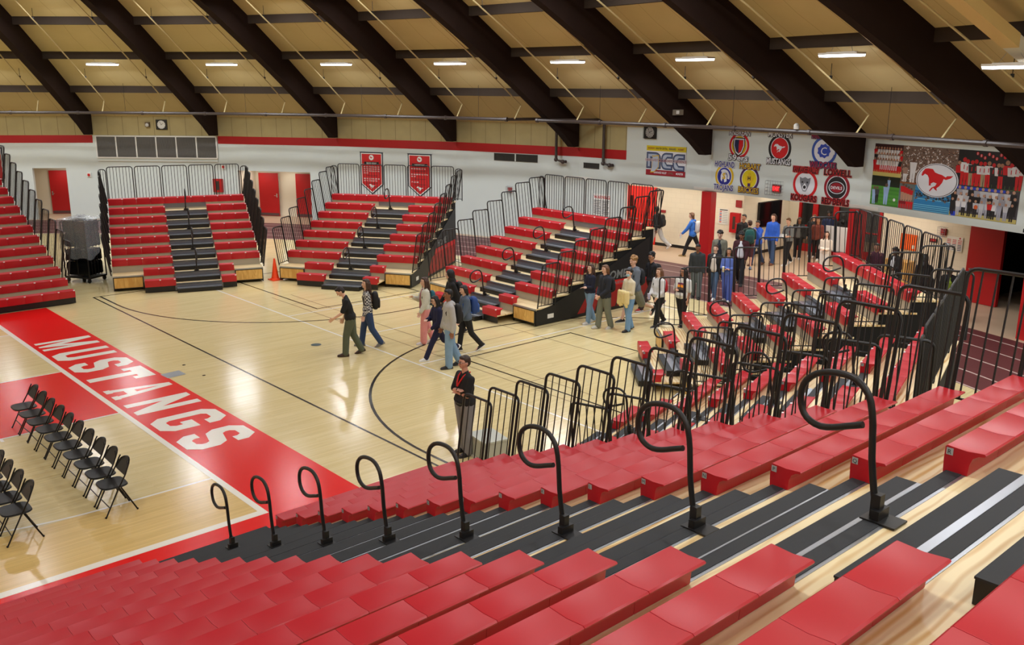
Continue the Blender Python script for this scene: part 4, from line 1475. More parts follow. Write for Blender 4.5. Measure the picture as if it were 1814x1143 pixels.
def p_bball(b, a, e, c, d):
    b.box((a, c, .012), (e, c + (d - c) * .12, .0122), cm(180, 166, 96))
    b.box((a, c + (d - c) * .84, .012), (a + (e - a) * .8, d, .0122), cm(36, 60, 170))
    b.box((a + .06, c, .0125), (a + .2, c + .12, .0126), cm(30, 60, 190))
    for r in range(3):
        n = 11
        for i in range(n):
            x = a + (e - a) * (i + .4 + .3 * (r % 2)) / (n + .3)
            figure(b, x, c + (d - c) * (.34 - .15 * r), (d - c) * (.60 - .04 * r), DKB if i in (0, n - 1) else rnd.choice((WHT, cm(180, 180, 184), cm(150, 150, 160), DKB)), DKB if i in (0, n - 1) else rnd.choice((DKB, cm(150, 150, 160), cm(170, 170, 176))), (176, 134, 110), .0128 + .0016 * r)
    figure(b, a + (e - a) * .60, c + .05, (d - c) * .52, RED_, DKB, (176, 134, 110), .0178)
    b.disc((a + (e - a) * .40, c + (d - c) * .34), .06, cm(190, 86, 40), 14, .0184)
panel('team_photo', 0, .215, .48, 1, cm(60, 30, 30), p_team)
panel('crowd_photo', .215, .60, .40, 1, cm(104, 84, 72), p_crowd)
panel('football_photo', .60, 1, .46, 1, cm(16, 16, 18), p_foot)
panel('soccer_photo', 0, .215, 0, .48, cm(70, 136, 46), p_soccer)
panel('cheer_photo', .215, .33, 0, .44, cm(92, 104, 104), p_cheer)
panel('swim_photo', .33, .58, 0, .42, cm(30, 110, 160), p_pool)
panel('girls_team_photo', .58, 1, 0, .50, cm(60, 56, 60), p_bball)
b = MB()
ox, oy = -W + 2 * W * .475, Hm * .50
for s, z, m in ((1, .026, SWH), (.955, .029, DKB), (.925, .032, SWH)):
    b.prism([(ox + .69 * s * cos(2 * pi * i / 40), oy + .47 * s * sin(2 * pi * i / 40), z - .012) for i in range(40)], [(ox + .69 * s * cos(2 * pi * i / 40), oy + .47 * s * sin(2 * pi * i / 40), z) for i in range(40)], m)
horse(b, ox, oy, .034, .52, mat('sign_red', (196, 18, 28), .5))
b.build('horse_oval', rt)

# small fittings on beams and pipes
a5 = rad(PH - 50)
Mb = Matrix.Translation(Vector(pol(32.15, PH - 50, 5.48))) @ Matrix.Rotation(a5, 4, 'Z')
rt = empty('emergency_light', M=Mb @ Matrix.Translation((0, -.155, 0)))
tag(rt, 'small grey emergency light box on the side of a brown roof beam', 'emergency light')
b = MB(); b.box((-.22, -.10, -.09), (.22, .003, .09), mat('emergency_case', (120, 112, 98), .4)); b.build('case', rt)
b = MB(); b.box((-.16, -.115, -.05), (-.02, -.10, .06), WHITE); b.build('lamp_head', rt)
rt = empty('security_camera', pol(31.85, -8.9, PZ + .07))
tag(rt, 'small white dome camera on the sprinkler pipe in front of the dark roof beam', 'camera')
b = MB(); b.cyl((0, 0, 0), .07, .09, .06, WHITE, 14); b.build('housing', rt)
b = MB(); b.ball((0, 0, .09), (.085, .085, .08), WHITE); b.build('dome', rt)

# things in the lobby and corridor
def plate(name, p, q, z0, z1, m, label, cat, t=.03, fn=None, hgt=None):
    """flat thing on the wall line p->q (its face to the left of p->q)"""
    p, q = Vector((*p, 0)), Vector((*q, 0))
    d = (q - p); L = d.length; d.normalize(); n = Vector((-d.y, d.x, 0))
    M = Matrix.Identity(4)
    u = Vector((0, 0, 1))
    xax = d
    for i in range(3):
        M[i][0], M[i][1], M[i][2], M[i][3] = xax[i], u[i], (xax.cross(u))[i], (p + Vector((0, 0, z0)))[i]
    rt = empty(name, M=M)
    tag(rt, label, cat)
    b = MB(); b.box((0, 0, .003), (L, z1 - z0, t), m); b.build('sheet' if t < .06 else 'case', rt)
    if fn: fn(rt, L, z1 - z0, t)
    return rt
def lines(rt, L, h, t):
    b = MB()
    for i in range(7):
        b.box((L * .1, h * (.12 + .11 * i), t), (L * .32, h * (.19 + .11 * i), t + .001), mat('poster_dots', (96, 96, 140), .5) if i % 2 else mat('poster_red', (190, 60, 60), .5))
        b.box((L * .40, h * (.12 + .11 * i), t), (L * .9, h * (.16 + .11 * i), t + .001), mat('poster_grey', (160, 164, 166), .5))
    b.box((L * .1, h * .90, t), (L * .9, h * .96, t + .001), BLK)
    b.build('print', rt)
def hp(az, r=36.84): return pol(r, az)[:2]
plate('wall_poster', hp(2.17), hp(1.48), 1.17, 1.77, WHITE, 'white poster with a column of small symbols beside the fire cabinet', 'poster', .012, lines)
def cab(rt, L, h, t):
    b = MB(); b.box((L * .34, h * .18, t), (L * .62, h * .82, t + .006), mat('cabinet_glass', (70, 52, 44), .2)); b.build('window', rt)
    b = MB(); b.ball((L * .78, h * .5, t + .02), .02, CHROME); b.build('latch', rt)
plate('extinguisher_cabinet', hp(1.25), hp(.62), .93, 1.68, REDP, 'red fire extinguisher cabinet on the cream wall behind the students', 'cabinet', .14, cab)
plate('fire_alarm_pull', hp(6.3), hp(5.98), 1.36, 1.47, mat('alarm_red2', (150, 40, 44), .5), 'small red alarm box on the cream corridor wall', 'fire alarm', .05)
plate('fire_alarm', hp(.98), hp(.60), 1.90, 2.16, mat('alarm_red', (150, 30, 34), .5), 'red caged fire alarm at the corner above the dark screen', 'fire alarm', .06, lambda rt, L, h, t: None)
def scr(rt, L, h, t):
    b = MB(); b.box((.03, .03, t), (L - .03, h - .03, t + .004), mat('screen_black', (10, 10, 12), .12)); b.build('screen', rt)
plate('wall_screen', (25.0, 7.94), (26.55, 7.94), 1.05, 2.02, BLK, 'large dark screen on the side wall of the lobby', 'screen', .08, scr)
ORG = mat('poster_orange', (240, 96, 16), .5)
def orange(rt, L, h, t):
    b = MB(); b.box((L * .72, h * .12, t), (L * .9, h * .34, t + .001), WHITE); b.build('label', rt)
plate('wall_poster', hp(-9.55, 36.78), hp(-10.5, 36.78), 1.25, 1.76, ORG, 'bright orange poster on the cream wall behind black rails', 'poster', .012, orange)
def sched(rt, L, h, t):
    b = MB()
    for i in range(7):
        for j in range(3):
            b.box((L * (.05 + .33 * j), h * (.08 + .11 * i), t), (L * (.29 + .33 * j), h * (.13 + .11 * i), t + .001), mat('ink_blue', (50, 54, 90), .5) if i < 4 else mat('poster_red', (190, 60, 60), .5))
    b.disc((L * .82, h * .92), .03, mat('poster_red', (190, 60, 60), .5), 12, t + .001)
    b.build('print', rt)
plate('wall_notice', hp(-12.08, 36.78), hp(-12.95, 36.78), 1.46, 1.90, WHITE, 'white schedule sheet with rows of lines beside the red door', 'notice', .012, sched)
def pen(rt, L, h, t):
    pass
rt = plate('pennant', hp(-11.15, 36.78), hp(-11.6, 36.78), 1.62, 1.74, mat('pennant_black', (40, 24, 26), .5), 'small dark pennant on the cream wall under the caged alarm', 'pennant', .010, lambda rt, L, h, t: (lambda b: (b.poly([(L * .2, h * .2, t + .001), (L * .8, h * .35, t + .001), (L * .8, h * .9, t + .001), (L * .2, h * .9, t + .001)], SRED), b.build('emblem', rt)))(MB()))
# white board standing in the lobby
rt = empty('white_board', (26.2, 5.23, 0), rad(-90))
tag(rt, 'blank white board on a stand in front of the glass doors', 'board')
b = MB(); b.box((-.48, -.02, .37), (.48, .02, 1.28), SWH); b.build('panel', rt)
b = MB()
b.box((-.5, -.03, .33), (.5, .03, .37), ALU)
for x in (-.42, .42):
    b.tube([(x, 0, .33), (x, 0, .03)], .018, ALU, 6); b.tube([(x, -.25, .02), (x, .25, .02)], .018, ALU, 6)
b.build('stand', rt)
# ---------------------------------------------------------------- folding chairs
CHB = mat('chair_black_vinyl', (7, 7, 8), .32, spec=.22)
CHF = mat('chair_black_frame', (9, 9, 10), .35, spec=.3)
def chair_proto():
    rt = empty('folding_chair')                 # faces -x, origin between the feet
    w = .205
    for s in (-1, 1):
        b = MB()
        # long tube: front foot up through the backrest
        b.tube([(-.235, s * (w + .012), .012), (-.02, s * (w + .012), .42), (.10, s * (w + .01), .62), (.155, s * (w - .002), .745), (.165, s * (w - .05), .80)], .0115, CHF, 7)
        b.ball((-.238, s * (w + .012), .014), .017, CHF, 7, 5)
        b.build('front_leg', rt, smooth=True)
        b = MB()
        b.tube([(.235, s * (w - .02), .012), (.03, s * (w - .02), .42)], .0115, CHF, 7)
        b.ball((.237, s * (w - .02), .014), .017, CHF, 7, 5)
        b.build('rear_leg', rt, smooth=True)
    b = MB()
    b.tube([(-.165, -w - .01, .145), (-.165, w + .01, .145)], .008, CHF, 6)
    b.build('cross_bar', rt)
    b = MB()
    b.tube([(.165, -w + .02, .155), (.165, w - .02, .155)], .008, CHF, 6)
    b.build('cross_bar', rt)
    # seat: shallow rounded pan
    b = MB()
    out = []
    for i in range(28):
        a = 2 * pi * i / 28
        c, s = cos(a), sin(a)
        e = 4.0
        k = (abs(c) ** e + abs(s) ** e) ** (-1 / e)
        out.append((c * k, s * k))
    cx = -.045
    lo = [(cx + x * .185, y * .195, .425) for x, y in out]
    mi = [(cx + x * .205, y * .215, .440) for x, y in out]
    hi = [(cx + x * .195, y * .205, .458) for x, y in out]
    ce = [(cx + x * .09, y * .10, .452) for x, y in out]
    vs = lo + mi + hi + ce
    n = 28
    fs = [tuple(range(n))[::-1], tuple(range(3 * n, 4 * n))]
    for a in range(3):
        for j in range(n):
            fs.append((a * n + j, a * n + (j + 1) % n, (a + 1) * n + (j + 1) % n, (a + 1) * n + j))
    b.add(vs, fs, CHB)
    b.build('seat', rt, smooth=True)
    # backrest: curved shield with a round top
    b = MB()
    P = [(-.19, .0), (-.10, -.016), (0, -.02), (.10, -.016), (.19, .0), (.200, .06), (.195, .12), (.165, .175), (.11, .212), (.05, .228), (0, .231), (-.05, .228), (-.11, .212), (-.165, .175), (-.195, .12), (-.200, .06)]
    def sh(y, z, t):
        return (.098 + z * .42 + .035 * (1 - (y / .2) ** 2) + t, y, .60 + z * .92)
    A_ = [sh(y, z, -.009) for y, z in P]; B_ = [sh(y, z, .009) for y, z in P]
    b.prism(A_, B_, CHB)
    b.build('backrest', rt)
    return rt
cp = chair_proto()
ords = 'first second third fourth fifth sixth seventh eighth ninth tenth'.split()
first = True
for row, (x, n) in enumerate(((-1.565, 10), (-2.92, 4))):
    for i in range(n):
        o = cp if first else copy_tree(cp)
        first = False
        o.location = (x + random.uniform(-.008, .008), (1.47 + .513 * i) if row == 0 else (1.46 + .50 * i), 0)
        o.rotation_euler = (0, 0, rad(random.uniform(-2, 2)))
        if row == 0:
            lab = 'black folding chair, %s from the bench end of the row of ten' % ords[i] if i < 9 else 'black folding chair at the far end of the row of ten'
        else:
            lab = 'black folding chair, %s from the bench end of the short row' % ords[i]
        tag(o, lab, 'chair', 'folding chairs on the court')
# ---------------------------------------------------------------- traffic cone
rt = empty('traffic_cone', (8.60, 15.58, 0))
tag(rt, 'tall bright orange traffic cone on the court between two bleacher banks', 'cone')
CON = mat('cone_orange', (255, 74, 18), .4)
b = MB(); b.box((-.18, -.18, 0), (.18, .18, .03), CON); b.cyl((0, 0, .03), .175, .16, .03, CON, 20); b.build('base', rt)
b = MB()
b.tube([(0, 0, .06), (0, 0, .10), (0, 0, .45), (0, 0, .70), (0, 0, .72)], [.13, .115, .065, .03, .022], CON, 20)
b.build('cone_body', rt, smooth=True)
# ---------------------------------------------------------------- grey box beside the standing man
rt = empty('equipment_box', (4.05, -.66, 0), rad(-12))
tag(rt, 'grey metal box on the floor behind the man with the red lanyard', 'box')
GB = mat('box_grey', (176, 178, 164), .5)
b = MB(); b.box((-.23, -.30, .03), (.23, .30, .36), GB); b.build('body', rt)
b = MB(); b.box((-.24, -.31, .36), (.24, .31, .39), mat('box_lid', (190, 194, 182), .45)); b.build('lid', rt)
b = MB(); b.box((-.26, -.33, 0), (.26, .33, .035), mat('box_foot', (200, 200, 188), .5)); b.build('base', rt)
# ---------------------------------------------------------------- cart of black chairs under plastic
CARTX, CARTY, CARTR = 3.84, 19.50, rad(30)
rt = empty('chair_cart', (CARTX, CARTY, 0), CARTR)
tag(rt, 'wheeled cart loaded with black padded chairs beside the red bleachers', 'cart')
b = MB()
b.box((-.38, -.50, .14), (.38, .50, .19), BLK)
for x in (-.38, .38):
    for y in (-.48, .48):
        b.tube([(x, y, .16), (x, y, 1.98)], .022, BLK, 7)
b.tube([(-.38, -.48, 1.97), (.40, -.48, 1.97)], .022, BLK, 7); b.tube([(-.38, .48, 1.97), (.40, .48, 1.97)], .022, BLK, 7)
b.build('frame', rt)
for x in (-.34, .34):
    for y in (-.42, .42):
        b = MB()
        M = Matrix.Translation((x, y, .07)) @ Matrix.Rotation(pi / 2, 4, 'X')
        b.prism([tuple(M @ Vector((.07 * cos(2 * pi * i / 14), .07 * sin(2 * pi * i / 14), -.02))) for i in range(14)], [tuple(M @ Vector((.07 * cos(2 * pi * i / 14), .07 * sin(2 * pi * i / 14), .02))) for i in range(14)], BLKR)
        b.build('caster', rt)
PADB = mat('padded_black', (16, 16, 18), .22)
def padded(name, x, y, z, label):
    r2 = empty(name, (0, 0, 0))
    M = Matrix.Translation((CARTX, CARTY, 0)) @ Matrix.Rotation(CARTR, 4, 'Z') @ Matrix.Translation((x, y, z)) @ Matrix.Rotation(pi / 2, 4, 'Z')
    r2.matrix_world = M
    tag(r2, label, 'chair', 'black chairs hung on the cart')
    for nm, z0, h in (('seat', .04, .44), ('backrest', .50, .38)):
        b = MB()
        for k, (s, zz) in enumerate(((.92, 0), (1, .08), (1, .92), (.92, 1))): pass
        prof = [(-.20, z0 + .03), (-.17, z0), (.17, z0), (.20, z0 + .03), (.20, z0 + h - .06), (.15, z0 + h), (-.15, z0 + h), (-.20, z0 + h - .06)]
        b.prism([(p[0], -.035, p[1]) for p in prof], [(p[0], .045, p[1]) for p in prof], PADB)
        b.prism([(p[0] * .9, -.055, z0 + h / 2 + (p[1] - z0 - h / 2) * .92) for p in prof], [(p[0] * .9, -.03, z0 + h / 2 + (p[1] - z0 - h / 2) * .92) for p in prof], PADB)
        b.build(nm, r2, smooth=False)
    b = MB()
    for s in (-1, 1):
        b.tube([(s * .21, .05, .02), (s * .21, .05, .92)], .011, CHF, 6)
    b.build('frame', r2)
    return r2
cl = 'black padded chair hanging on the wheeled cart beside the bleachers'
for x in (-.28, -.14, .0, .14, .28):
    for y in (-.224, .224):
        padded('stacking_chair', x, y, .20, cl)
for x in (-.28, -.14, .0, .14, .28):
  for y in (-.224, .224):
    padded('stacking_chair', x, y, 1.125, 'black padded chair on the cart, hidden under the plastic sheet')
# plastic sheet
m, nt, bs = nodes_of('clear_plastic_sheet', .18)
bs.inputs['Base Color'].default_value = (.62, .68, .74, 1)
bs.inputs['Alpha'].default_value = .30
bs.inputs['Specular IOR Level'].default_value = .9
PLAS = m
rnd = random.Random(11)
b = MB()
NU, NV = 56, 30
x0, x1, y0, y1, top = -.45, .45, -.56, .56, 2.10
peri = []
def per(s):
    """point on a rounded rectangle, s in 0..1"""
    w, d = x1 - x0, y1 - y0
    L = 2 * (w + d); t = (s % 1) * L
    if t < w: return (x0 + t, y0)
    t -= w
    if t < d: return (x1, y0 + t)
    t -= d
    if t < w: return (x1 - t, y1)
    t -= w
    return (x0, y1 - t)
vs = []
for iv in range(NV + 1):
    v = iv / NV
    for iu in range(NU):
        s = iu / NU
        px, py = per(s)
        if v < .3:
            k = v / .3
            x, y = px * k, py * k
            z = top + .035 * sin(9 * x + 3 * y) + .03 * cos(7 * y - 5 * x) + .02 * rnd.uniform(-1, 1) - .04 * k ** 4
        else:
            k = (v - .3) / .7
            drop = .98 + .30 * sin(2 * pi * (s + .30)) + .06 * sin(2 * pi * 5 * s)
            f = 1 + (.05 * sin(2 * pi * 11 * s) + .03 * sin(2 * pi * 17 * s + 1)) * k
            x, y = px * f, py * f
            z = top - .04 - k * drop
        vs.append((x, y, z))
fs = []
for iv in range(NV):
    for iu in range(NU):
        a, c = iv * NU + iu, iv * NU + (iu + 1) % NU
        fs.append((a, c, c + NU, a + NU))
b.add(vs, fs, PLAS)
o = b.build('plastic_sheet', None, smooth=True, loc=(CARTX, CARTY, 0), rotz=CARTR)
tag(o, 'clear plastic sheet draped over the top of the chair cart', 'sheet')
# ---------------------------------------------------------------- people
JOBS = []      # (mesh builder, voxel, smoothing, name, parent root, material)
class Fig:
    pass
def V3(x, y, z): return Vector((x, y, z))
def person(label, x, y, h, head, skin=(196, 144, 116), hair='short', hairc=(40, 28, 22), top='shirt', topc=(30, 30, 34), legc=(40, 44, 56), leg='trousers', shoec=(30, 30, 32),
           legs=(18, 12, -16, 24), arms=((-12, 14, 0, 6), (14, 20, 0, 6)), lean=2, look=(0, 0), sleeve=1.0, near=False, face=True, glasses=False, mask=False, wide=1.0, baggy=1.0, hem=0.86, topm=None, extra=None, undershirt=None, z=0., belt=False, solec=None, logo=None):
    """legs = thigh/knee degrees left, thigh/knee right; arms = (forward swing, elbow bend, inward turn, outward) left, right; facing +x, left is +y"""
    s = h / 1.75
    rt = empty('person', (x, y, z), rad(head))
    tag(rt, label, 'person', None)
    W = wide
    sk = mat('skin_%d_%d_%d' % skin, skin, .5)
    L = {}
    # --- legs
    hipz = .92
    def leg_pts(sgn, th, kn):
        hp_ = V3(0, sgn * .088 * W, hipz)
        d1 = V3(sin(rad(th)), 0, -cos(rad(th)))
        k = hp_ + d1 * .43 + V3(0, sgn * .004, 0)
        a2 = th - kn
        d2 = V3(sin(rad(a2)), 0, -cos(rad(a2)))
        a = k + d2 * .415
        pit = a2 * .75 if a2 < -12 else 0
        return hp_, k, a, pit
    Ls, Rs = leg_pts(1, legs[0], legs[1]), leg_pts(-1, legs[2], legs[3])
    def lowest(l):
        t = l[2] + Vector((.16 * cos(rad(l[3])), 0, .16 * sin(rad(l[3])) - .03)) 
        return min(l[2].z - .075, t.z - .03)
    dz = -min(lowest(Ls), lowest(Rs))
    up = Vector((0, 0, dz))
    Ls = (Ls[0] + up, Ls[1] + up, Ls[2] + up, Ls[3]); Rs = (Rs[0] + up, Rs[1] + up, Rs[2] + up, Rs[3])
    piv = V3(0, 0, hipz + .02) + up
    Rl = Matrix.Rotation(rad(lean), 3, 'Y')
    def T(p):
        return piv + Rl @ (Vector(p) + up - piv)
    # --- arms
    def arm_pts(sgn, sw, el, inn, out):
        sh = V3(-.005, sgn * .172 * W, 1.385)
        a, o_ = rad(sw), rad(out)
        d1 = V3(sin(a) * cos(o_), sgn * sin(o_), -cos(a) * cos(o_)).normalized()
        e = sh + d1 * .285
        p = rad(sw + el); c = rad(inn)
        d2 = V3(sin(p) * cos(c), -sgn * abs(sin(p)) * sin(c) + sgn * sin(o_) * .3, -cos(p)).normalized()
        w = e + d2 * .245
        return [sh, e, w, d1, d2]
    arms_ = [(1, arm_pts(1, *arms[0])), (-1, arm_pts(-1, *arms[1]))]
    # --- head frame
    nk = V3(.01, 0, 1.50)
    Rh = Matrix.Rotation(rad(look[0]), 3, 'Z') @ Matrix.Rotation(rad(look[1]), 3, 'Y')
    def HD(p):
        return T(nk + Rh @ (Vector(p) - nk))
    def S(p): return tuple(Vector(p) * s)
    def cap(b, p, q, r0, r1, m, n=9): b.capsule(S(p), S(q), r0 * s, r1 * s, m, n)
    # body surface
    b = MB()
    f_ = .93
    for yy in (-.05, .05):
        cap(b, T((0, yy * W, 1.0)), T((.0, yy * W, 1.2)), .10 * f_ * W, .105 * f_ * W, sk)
        cap(b, T((0, yy * 1.3 * W, 1.2)), T((.005, yy * 1.5 * W, 1.36)), .105 * f_ * W, .09 * f_, sk)
    cap(b, V3(0, -.07 * W, .95) + up, V3(0, .07 * W, .95) + up, .105 * W, .105 * W, sk)
    cap(b, T((0, -.14 * W, 1.39)), T((0, .14 * W, 1.39)), .056, .056, sk)
    cap(b, T((-.01, 0, 1.40)), HD((.008, 0, 1.56)), .06, .052, sk)
    Mh = None
    R4 = (Rl @ Rh).to_4x4()
    b.ball(S(HD((.012, 0, 1.645))), (.094 * s, .074 * s, .108 * s), sk, 14, 10, R4)
    cap(b, HD((.035, 0, 1.585)), HD((.07, 0, 1.568)), .052, .03, sk)
    cap(b, HD((.098, 0, 1.645)), HD((.118, 0, 1.612)), .010, .014, sk, 7)
    for sg in (-1, 1):
        b.ball(S(HD((.0, sg * .076, 1.625))), (.020 * s, .010 * s, .030 * s), sk, 8, 6, R4)
    for (hp_, k, a, pit), sg in ((Ls, 1), (Rs, -1)):
        cap(b, hp_, k, .084 * W, .052, sk); cap(b, k, k + (a - k) * .35 + V3(-.012, 0, 0), .05, .053, sk); cap(b, k + (a - k) * .3, a, .05, .036, sk)
        tv = Vector((cos(rad(pit)), 0, sin(rad(pit))))
        cap(b, a + V3(-.03, 0, -.035), a + tv * .15 + V3(0, sg * .015, -.045), .036, .028, sk)
    for sg, (sh, e, w, d1, d2) in arms_:
        cap(b, T(sh), T(e), .050 * min(W, 1.1), .040, sk); cap(b, T(e), T(w), .041, .027, sk)
        # hand: palm, four bent fingers of different length, thumb from the side of the palm
        d2w = (T(w + d2 * .1) - T(w)).normalized()
        side = Vector((1, 0, 0)) - d2w * d2w.x
        side = side.normalized() if side.length > .2 else Vector((0, -sg, 0))
        pn = d2w.cross(side) * sg                     # out of the back of the hand
        W0 = T(w)
        for k in range(4):
            o_ = side * (.030 - .020 * k)
            cap(b, W0 + o_ * .5 + d2w * .005, W0 + o_ + d2w * .085, .017, .013, sk, 7)
            ln = (.066, .076, .070, .056)[k]
            f1 = W0 + o_ * 1.15 + d2w * .085
            f2 = f1 + d2w * ln * .5 - pn * .006
            f3 = f2 + (d2w * .8 - pn * .55).normalized() * ln * .5
            cap(b, f1, f2, .0098, .009, sk, 6); cap(b, f2, f3, .009, .0075, sk, 6)
        t1 = W0 + side * .022 + d2w * .025
        t2 = t1 + (side * .75 + d2w * .6).normalized() * .040
        t3 = t2 + (side * .25 + d2w * .9).normalized() * .032
        cap(b, t1, t2, .014, .011, sk, 6); cap(b, t2, t3, .0105, .009, sk, 6)
    vx = .0062 if near else .0095
    JOBS.append((b, vx * s, 3, 'body', rt, sk))
    # --- clothing
    tm = topm or mat('cloth_%d_%d_%d' % topc, topc, .85, noise=.08, nscale=14)
    b = MB()
    inf = {'shirt': .012, 'hoodie': .026, 'jacket': .030, 'tee': .012}[top] * 1.0
    for yy in (-.055, .055):
        cap(b, T((0, yy * W, hem + .10)), T((0, yy * W, 1.2)), (.098 + inf) * W, (.098 + inf) * W, tm)
        cap(b, T((0, yy * 1.3 * W, 1.2)), T((.004, yy * 1.45 * W, 1.355)), (.10 + inf) * W, .085 + inf, tm)
    hipr = (.108) * W + .022 * baggy * .4 + .013
    cap(b, T((0, -.075 * W, hem + .11)), T((0, .075 * W, hem + .11)), max((.10 + inf) * W, hipr), max((.10 + inf) * W, hipr), tm)
    cap(b, T((0, -.14 * W, 1.385)), T((0, .14 * W, 1.385)), .056 + inf * .8, .056 + inf * .8, tm)
    for sg in (-1, 1): cap(b, T((-.01, sg * .03, 1.445)), T((-.005, sg * .13, 1.40)), .05 + inf * .4, .05 + inf * .6, tm)
    cap(b, T((-.012, 0, 1.40)), T((-.008, 0, 1.462)), .066 + inf * .5, .060 + inf * .3, tm)
    for sg, (sh, e, w, d1, d2) in arms_:
        if sleeve >= 1:
            cap(b, T(sh), T(e), .050 + inf, .043 + inf, tm); cap(b, T(e), T(w - d2 * .012), .043 + inf, .031 + inf * .8, tm)
        elif sleeve > 0:
            cap(b, T(sh), T(sh + (e - sh) * sleeve), .052 + inf, .052 + inf, tm)
    if top == 'hoodie':
        cap(b, T((-.075, -.07, 1.44)), T((-.075, .07, 1.44)), .055, .055, tm); cap(b, T((-.02, -.075, 1.455)), T((.035, -.04, 1.43)), .04, .03, tm); cap(b, T((-.02, .075, 1.455)), T((.035, .04, 1.43)), .04, .03, tm)
        cap(b, T((.0, -.08 * W, hem + .07)), T((.0, .08 * W, hem + .07)), hipr + .002, hipr + .002, tm)
    JOBS.append((b, .0125 * s if near else .015 * s, 3, {'shirt': 'shirt', 'hoodie': 'hooded_top', 'jacket': 'jacket', 'tee': 'tee_shirt'}[top], rt, tm))
    if top == 'jacket' and undershirt:
        um = mat('cloth_%d_%d_%d' % undershirt, undershirt, .85)
        b = MB()
        for yy in (-.026, .026):
            cap(b, T((.062, yy * 1.3, hem + .12)), T((.058, yy, 1.30)), .094, .080, um)
        cap(b, T((.058, 0, 1.30)), T((.045, 0, 1.42)), .082, .05, um)
        JOBS.append((b, .014 * s, 2, 'shirt', rt, um))
    # trousers
    lm = mat('cloth_%d_%d_%d' % legc, legc, .85, noise=.10, nscale=10)
    b = MB()
    g_ = .022 * baggy
    cap(b, V3(0, -.075 * W, .955) + up, V3(0, .075 * W, .955) + up, (.108) * W + g_ * .4, (.108) * W + g_ * .4, lm)
    for (hp_, k, a, pit), sg in ((Ls, 1), (Rs, -1)):
        cap(b, hp_, k, .088 * W + g_, .054 + g_, lm)
        if leg == 'trousers':
            cap(b, k, a + (a - k).normalized() * .005, .054 + g_, .042 + g_ * 1.15, lm)
        else:
            cap(b, hp_ + (k - hp_) * .3, k, .085 * W + g_, .066 + g_, lm)
    JOBS.append((b, .0125 * s if near else .015 * s, 3, 'trousers' if leg == 'trousers' else 'shorts', rt, lm))
    # shoes
    sm = mat('shoe_%d_%d_%d' % shoec, shoec, .55)
    so = mat('shoe_%d_%d_%d' % (solec or shoec), (solec or shoec), .55)
    for (hp_, k, a, pit), sg in ((Ls, 1), (Rs, -1)):
        b = MB()
        M = Matrix.Translation(S(a)) @ Matrix.Rotation(-rad(pit), 4, 'Y')
        def Q(p): return tuple(M @ (Vector(p) * s))
        # lofted shoe: sole outline with a rounded upper
        prof = [(-.085, .028, .045), (-.06, .042, .10), (.0, .045, .11), (.06, .048, .086), (.12, .050, .066), (.17, .042, .054), (.20, .020, .034)]
        rings = []
        for px, wy, hz in prof:
            c_ = sg * .012 * (px + .085) / .28
            rings.append([Q((px, c_ + wy * cy, -.075 + (max(0, cz) * hz))) for cy, cz in ((-1, 0), (-1, .35), (-.75, .8), (0, 1), (.75, .8), (1, .35), (1, 0))])
        vs = [q for r in rings for q in r]; n = 7
        fs = [tuple(range(n)), tuple(range(len(vs) - n, len(vs)))[::-1]]
        for i in range(len(prof) - 1):
            for j in range(n):
                fs.append((i * n + j, (i + 1) * n + j, (i + 1) * n + (j + 1) % n, i * n + (j + 1) % n))
        b.add(vs, fs, sm)
        if solec:
            lo = [(px, sg * .012 * (px + .085) / .28, wy) for px, wy, hz in prof]
            outl = [(p[0], p[1] - p[2] - .003) for p in lo] + [(p[0], p[1] + p[2] + .003) for p in lo[::-1]]
            b.prism([Q((px, py, -.077)) for px, py in outl], [Q((px, py, -.052)) for px, py in outl], so)
        b.build('shoe', rt, smooth=True)
    # hair
    hm = mat('hair_%d_%d_%d' % hairc, hairc, .55, noise=.25, nscale=50)
    b = MB()
    rr = random.Random(label)
    def hb(p, r): b.ball(S(HD(p)), tuple(q * s for q in r) if isinstance(r, tuple) else r * s, hm, 10, 8, R4)
    if hair != 'bald' and hair != 'hood':
        hb((-.012, 0, 1.672), (.100, .083, .094)); hb((-.030, 0, 1.635), (.078, .079, .085)); hb((.052, 0, 1.725), (.045, .06, .032))
    if hair == 'curly':
        for i in range(34):
            a, t = rr.uniform(0, 2 * pi), rr.uniform(.15, 1.5)
            hb((-.01 + .105 * cos(a) * cos(t) * (1 if cos(a) < .3 else .82), .09 * sin(a) * cos(t), 1.685 + .095 * sin(t)), rr.uniform(.022, .034))
    if hair in ('long', 'verylong'):
        e = 1.26 if hair == 'long' else 1.16
        for yy, w_ in ((-.055, .046), (0, .054), (.055, .046)):
            cap(b, HD((-.055, yy, 1.64)), T((-.105, yy * 1.35, e + abs(yy))), w_, w_ * .85, hm)
        for sg in (-1, 1):
            cap(b, HD((.012, sg * .078, 1.665)), HD((.006, sg * .088, 1.53)), .030, .032, hm); cap(b, HD((.0, sg * .088, 1.53)), T((.06, sg * .105, 1.33)), .034, .026, hm)
    if hair == 'medium':
        for sg in (-1, 0, 1):
            cap(b, HD((-.045, sg * .055, 1.65)), HD((-.058, sg * .06, 1.52)), .046, .036, hm)
        for sg in (-1, 1): cap(b, HD((.01, sg * .076, 1.68)), HD((.0, sg * .08, 1.58)), .026, .024, hm)
    if hair == 'bun':
        hb((-.11, 0, 1.66), .05)
    if hair == 'hood':
        hb((-.02, 0, 1.66), (.118, .105, .122)); hb((-.035, 0, 1.60), (.10, .10, .12))
        cap(b, HD((-.02, 0, 1.54)), T((-.04, 0, 1.44)), .10, .11, hm)
    if b.f:
        JOBS.append((b, .010 * s, 2, 'hood' if hair == 'hood' else 'hair', rt, hm))
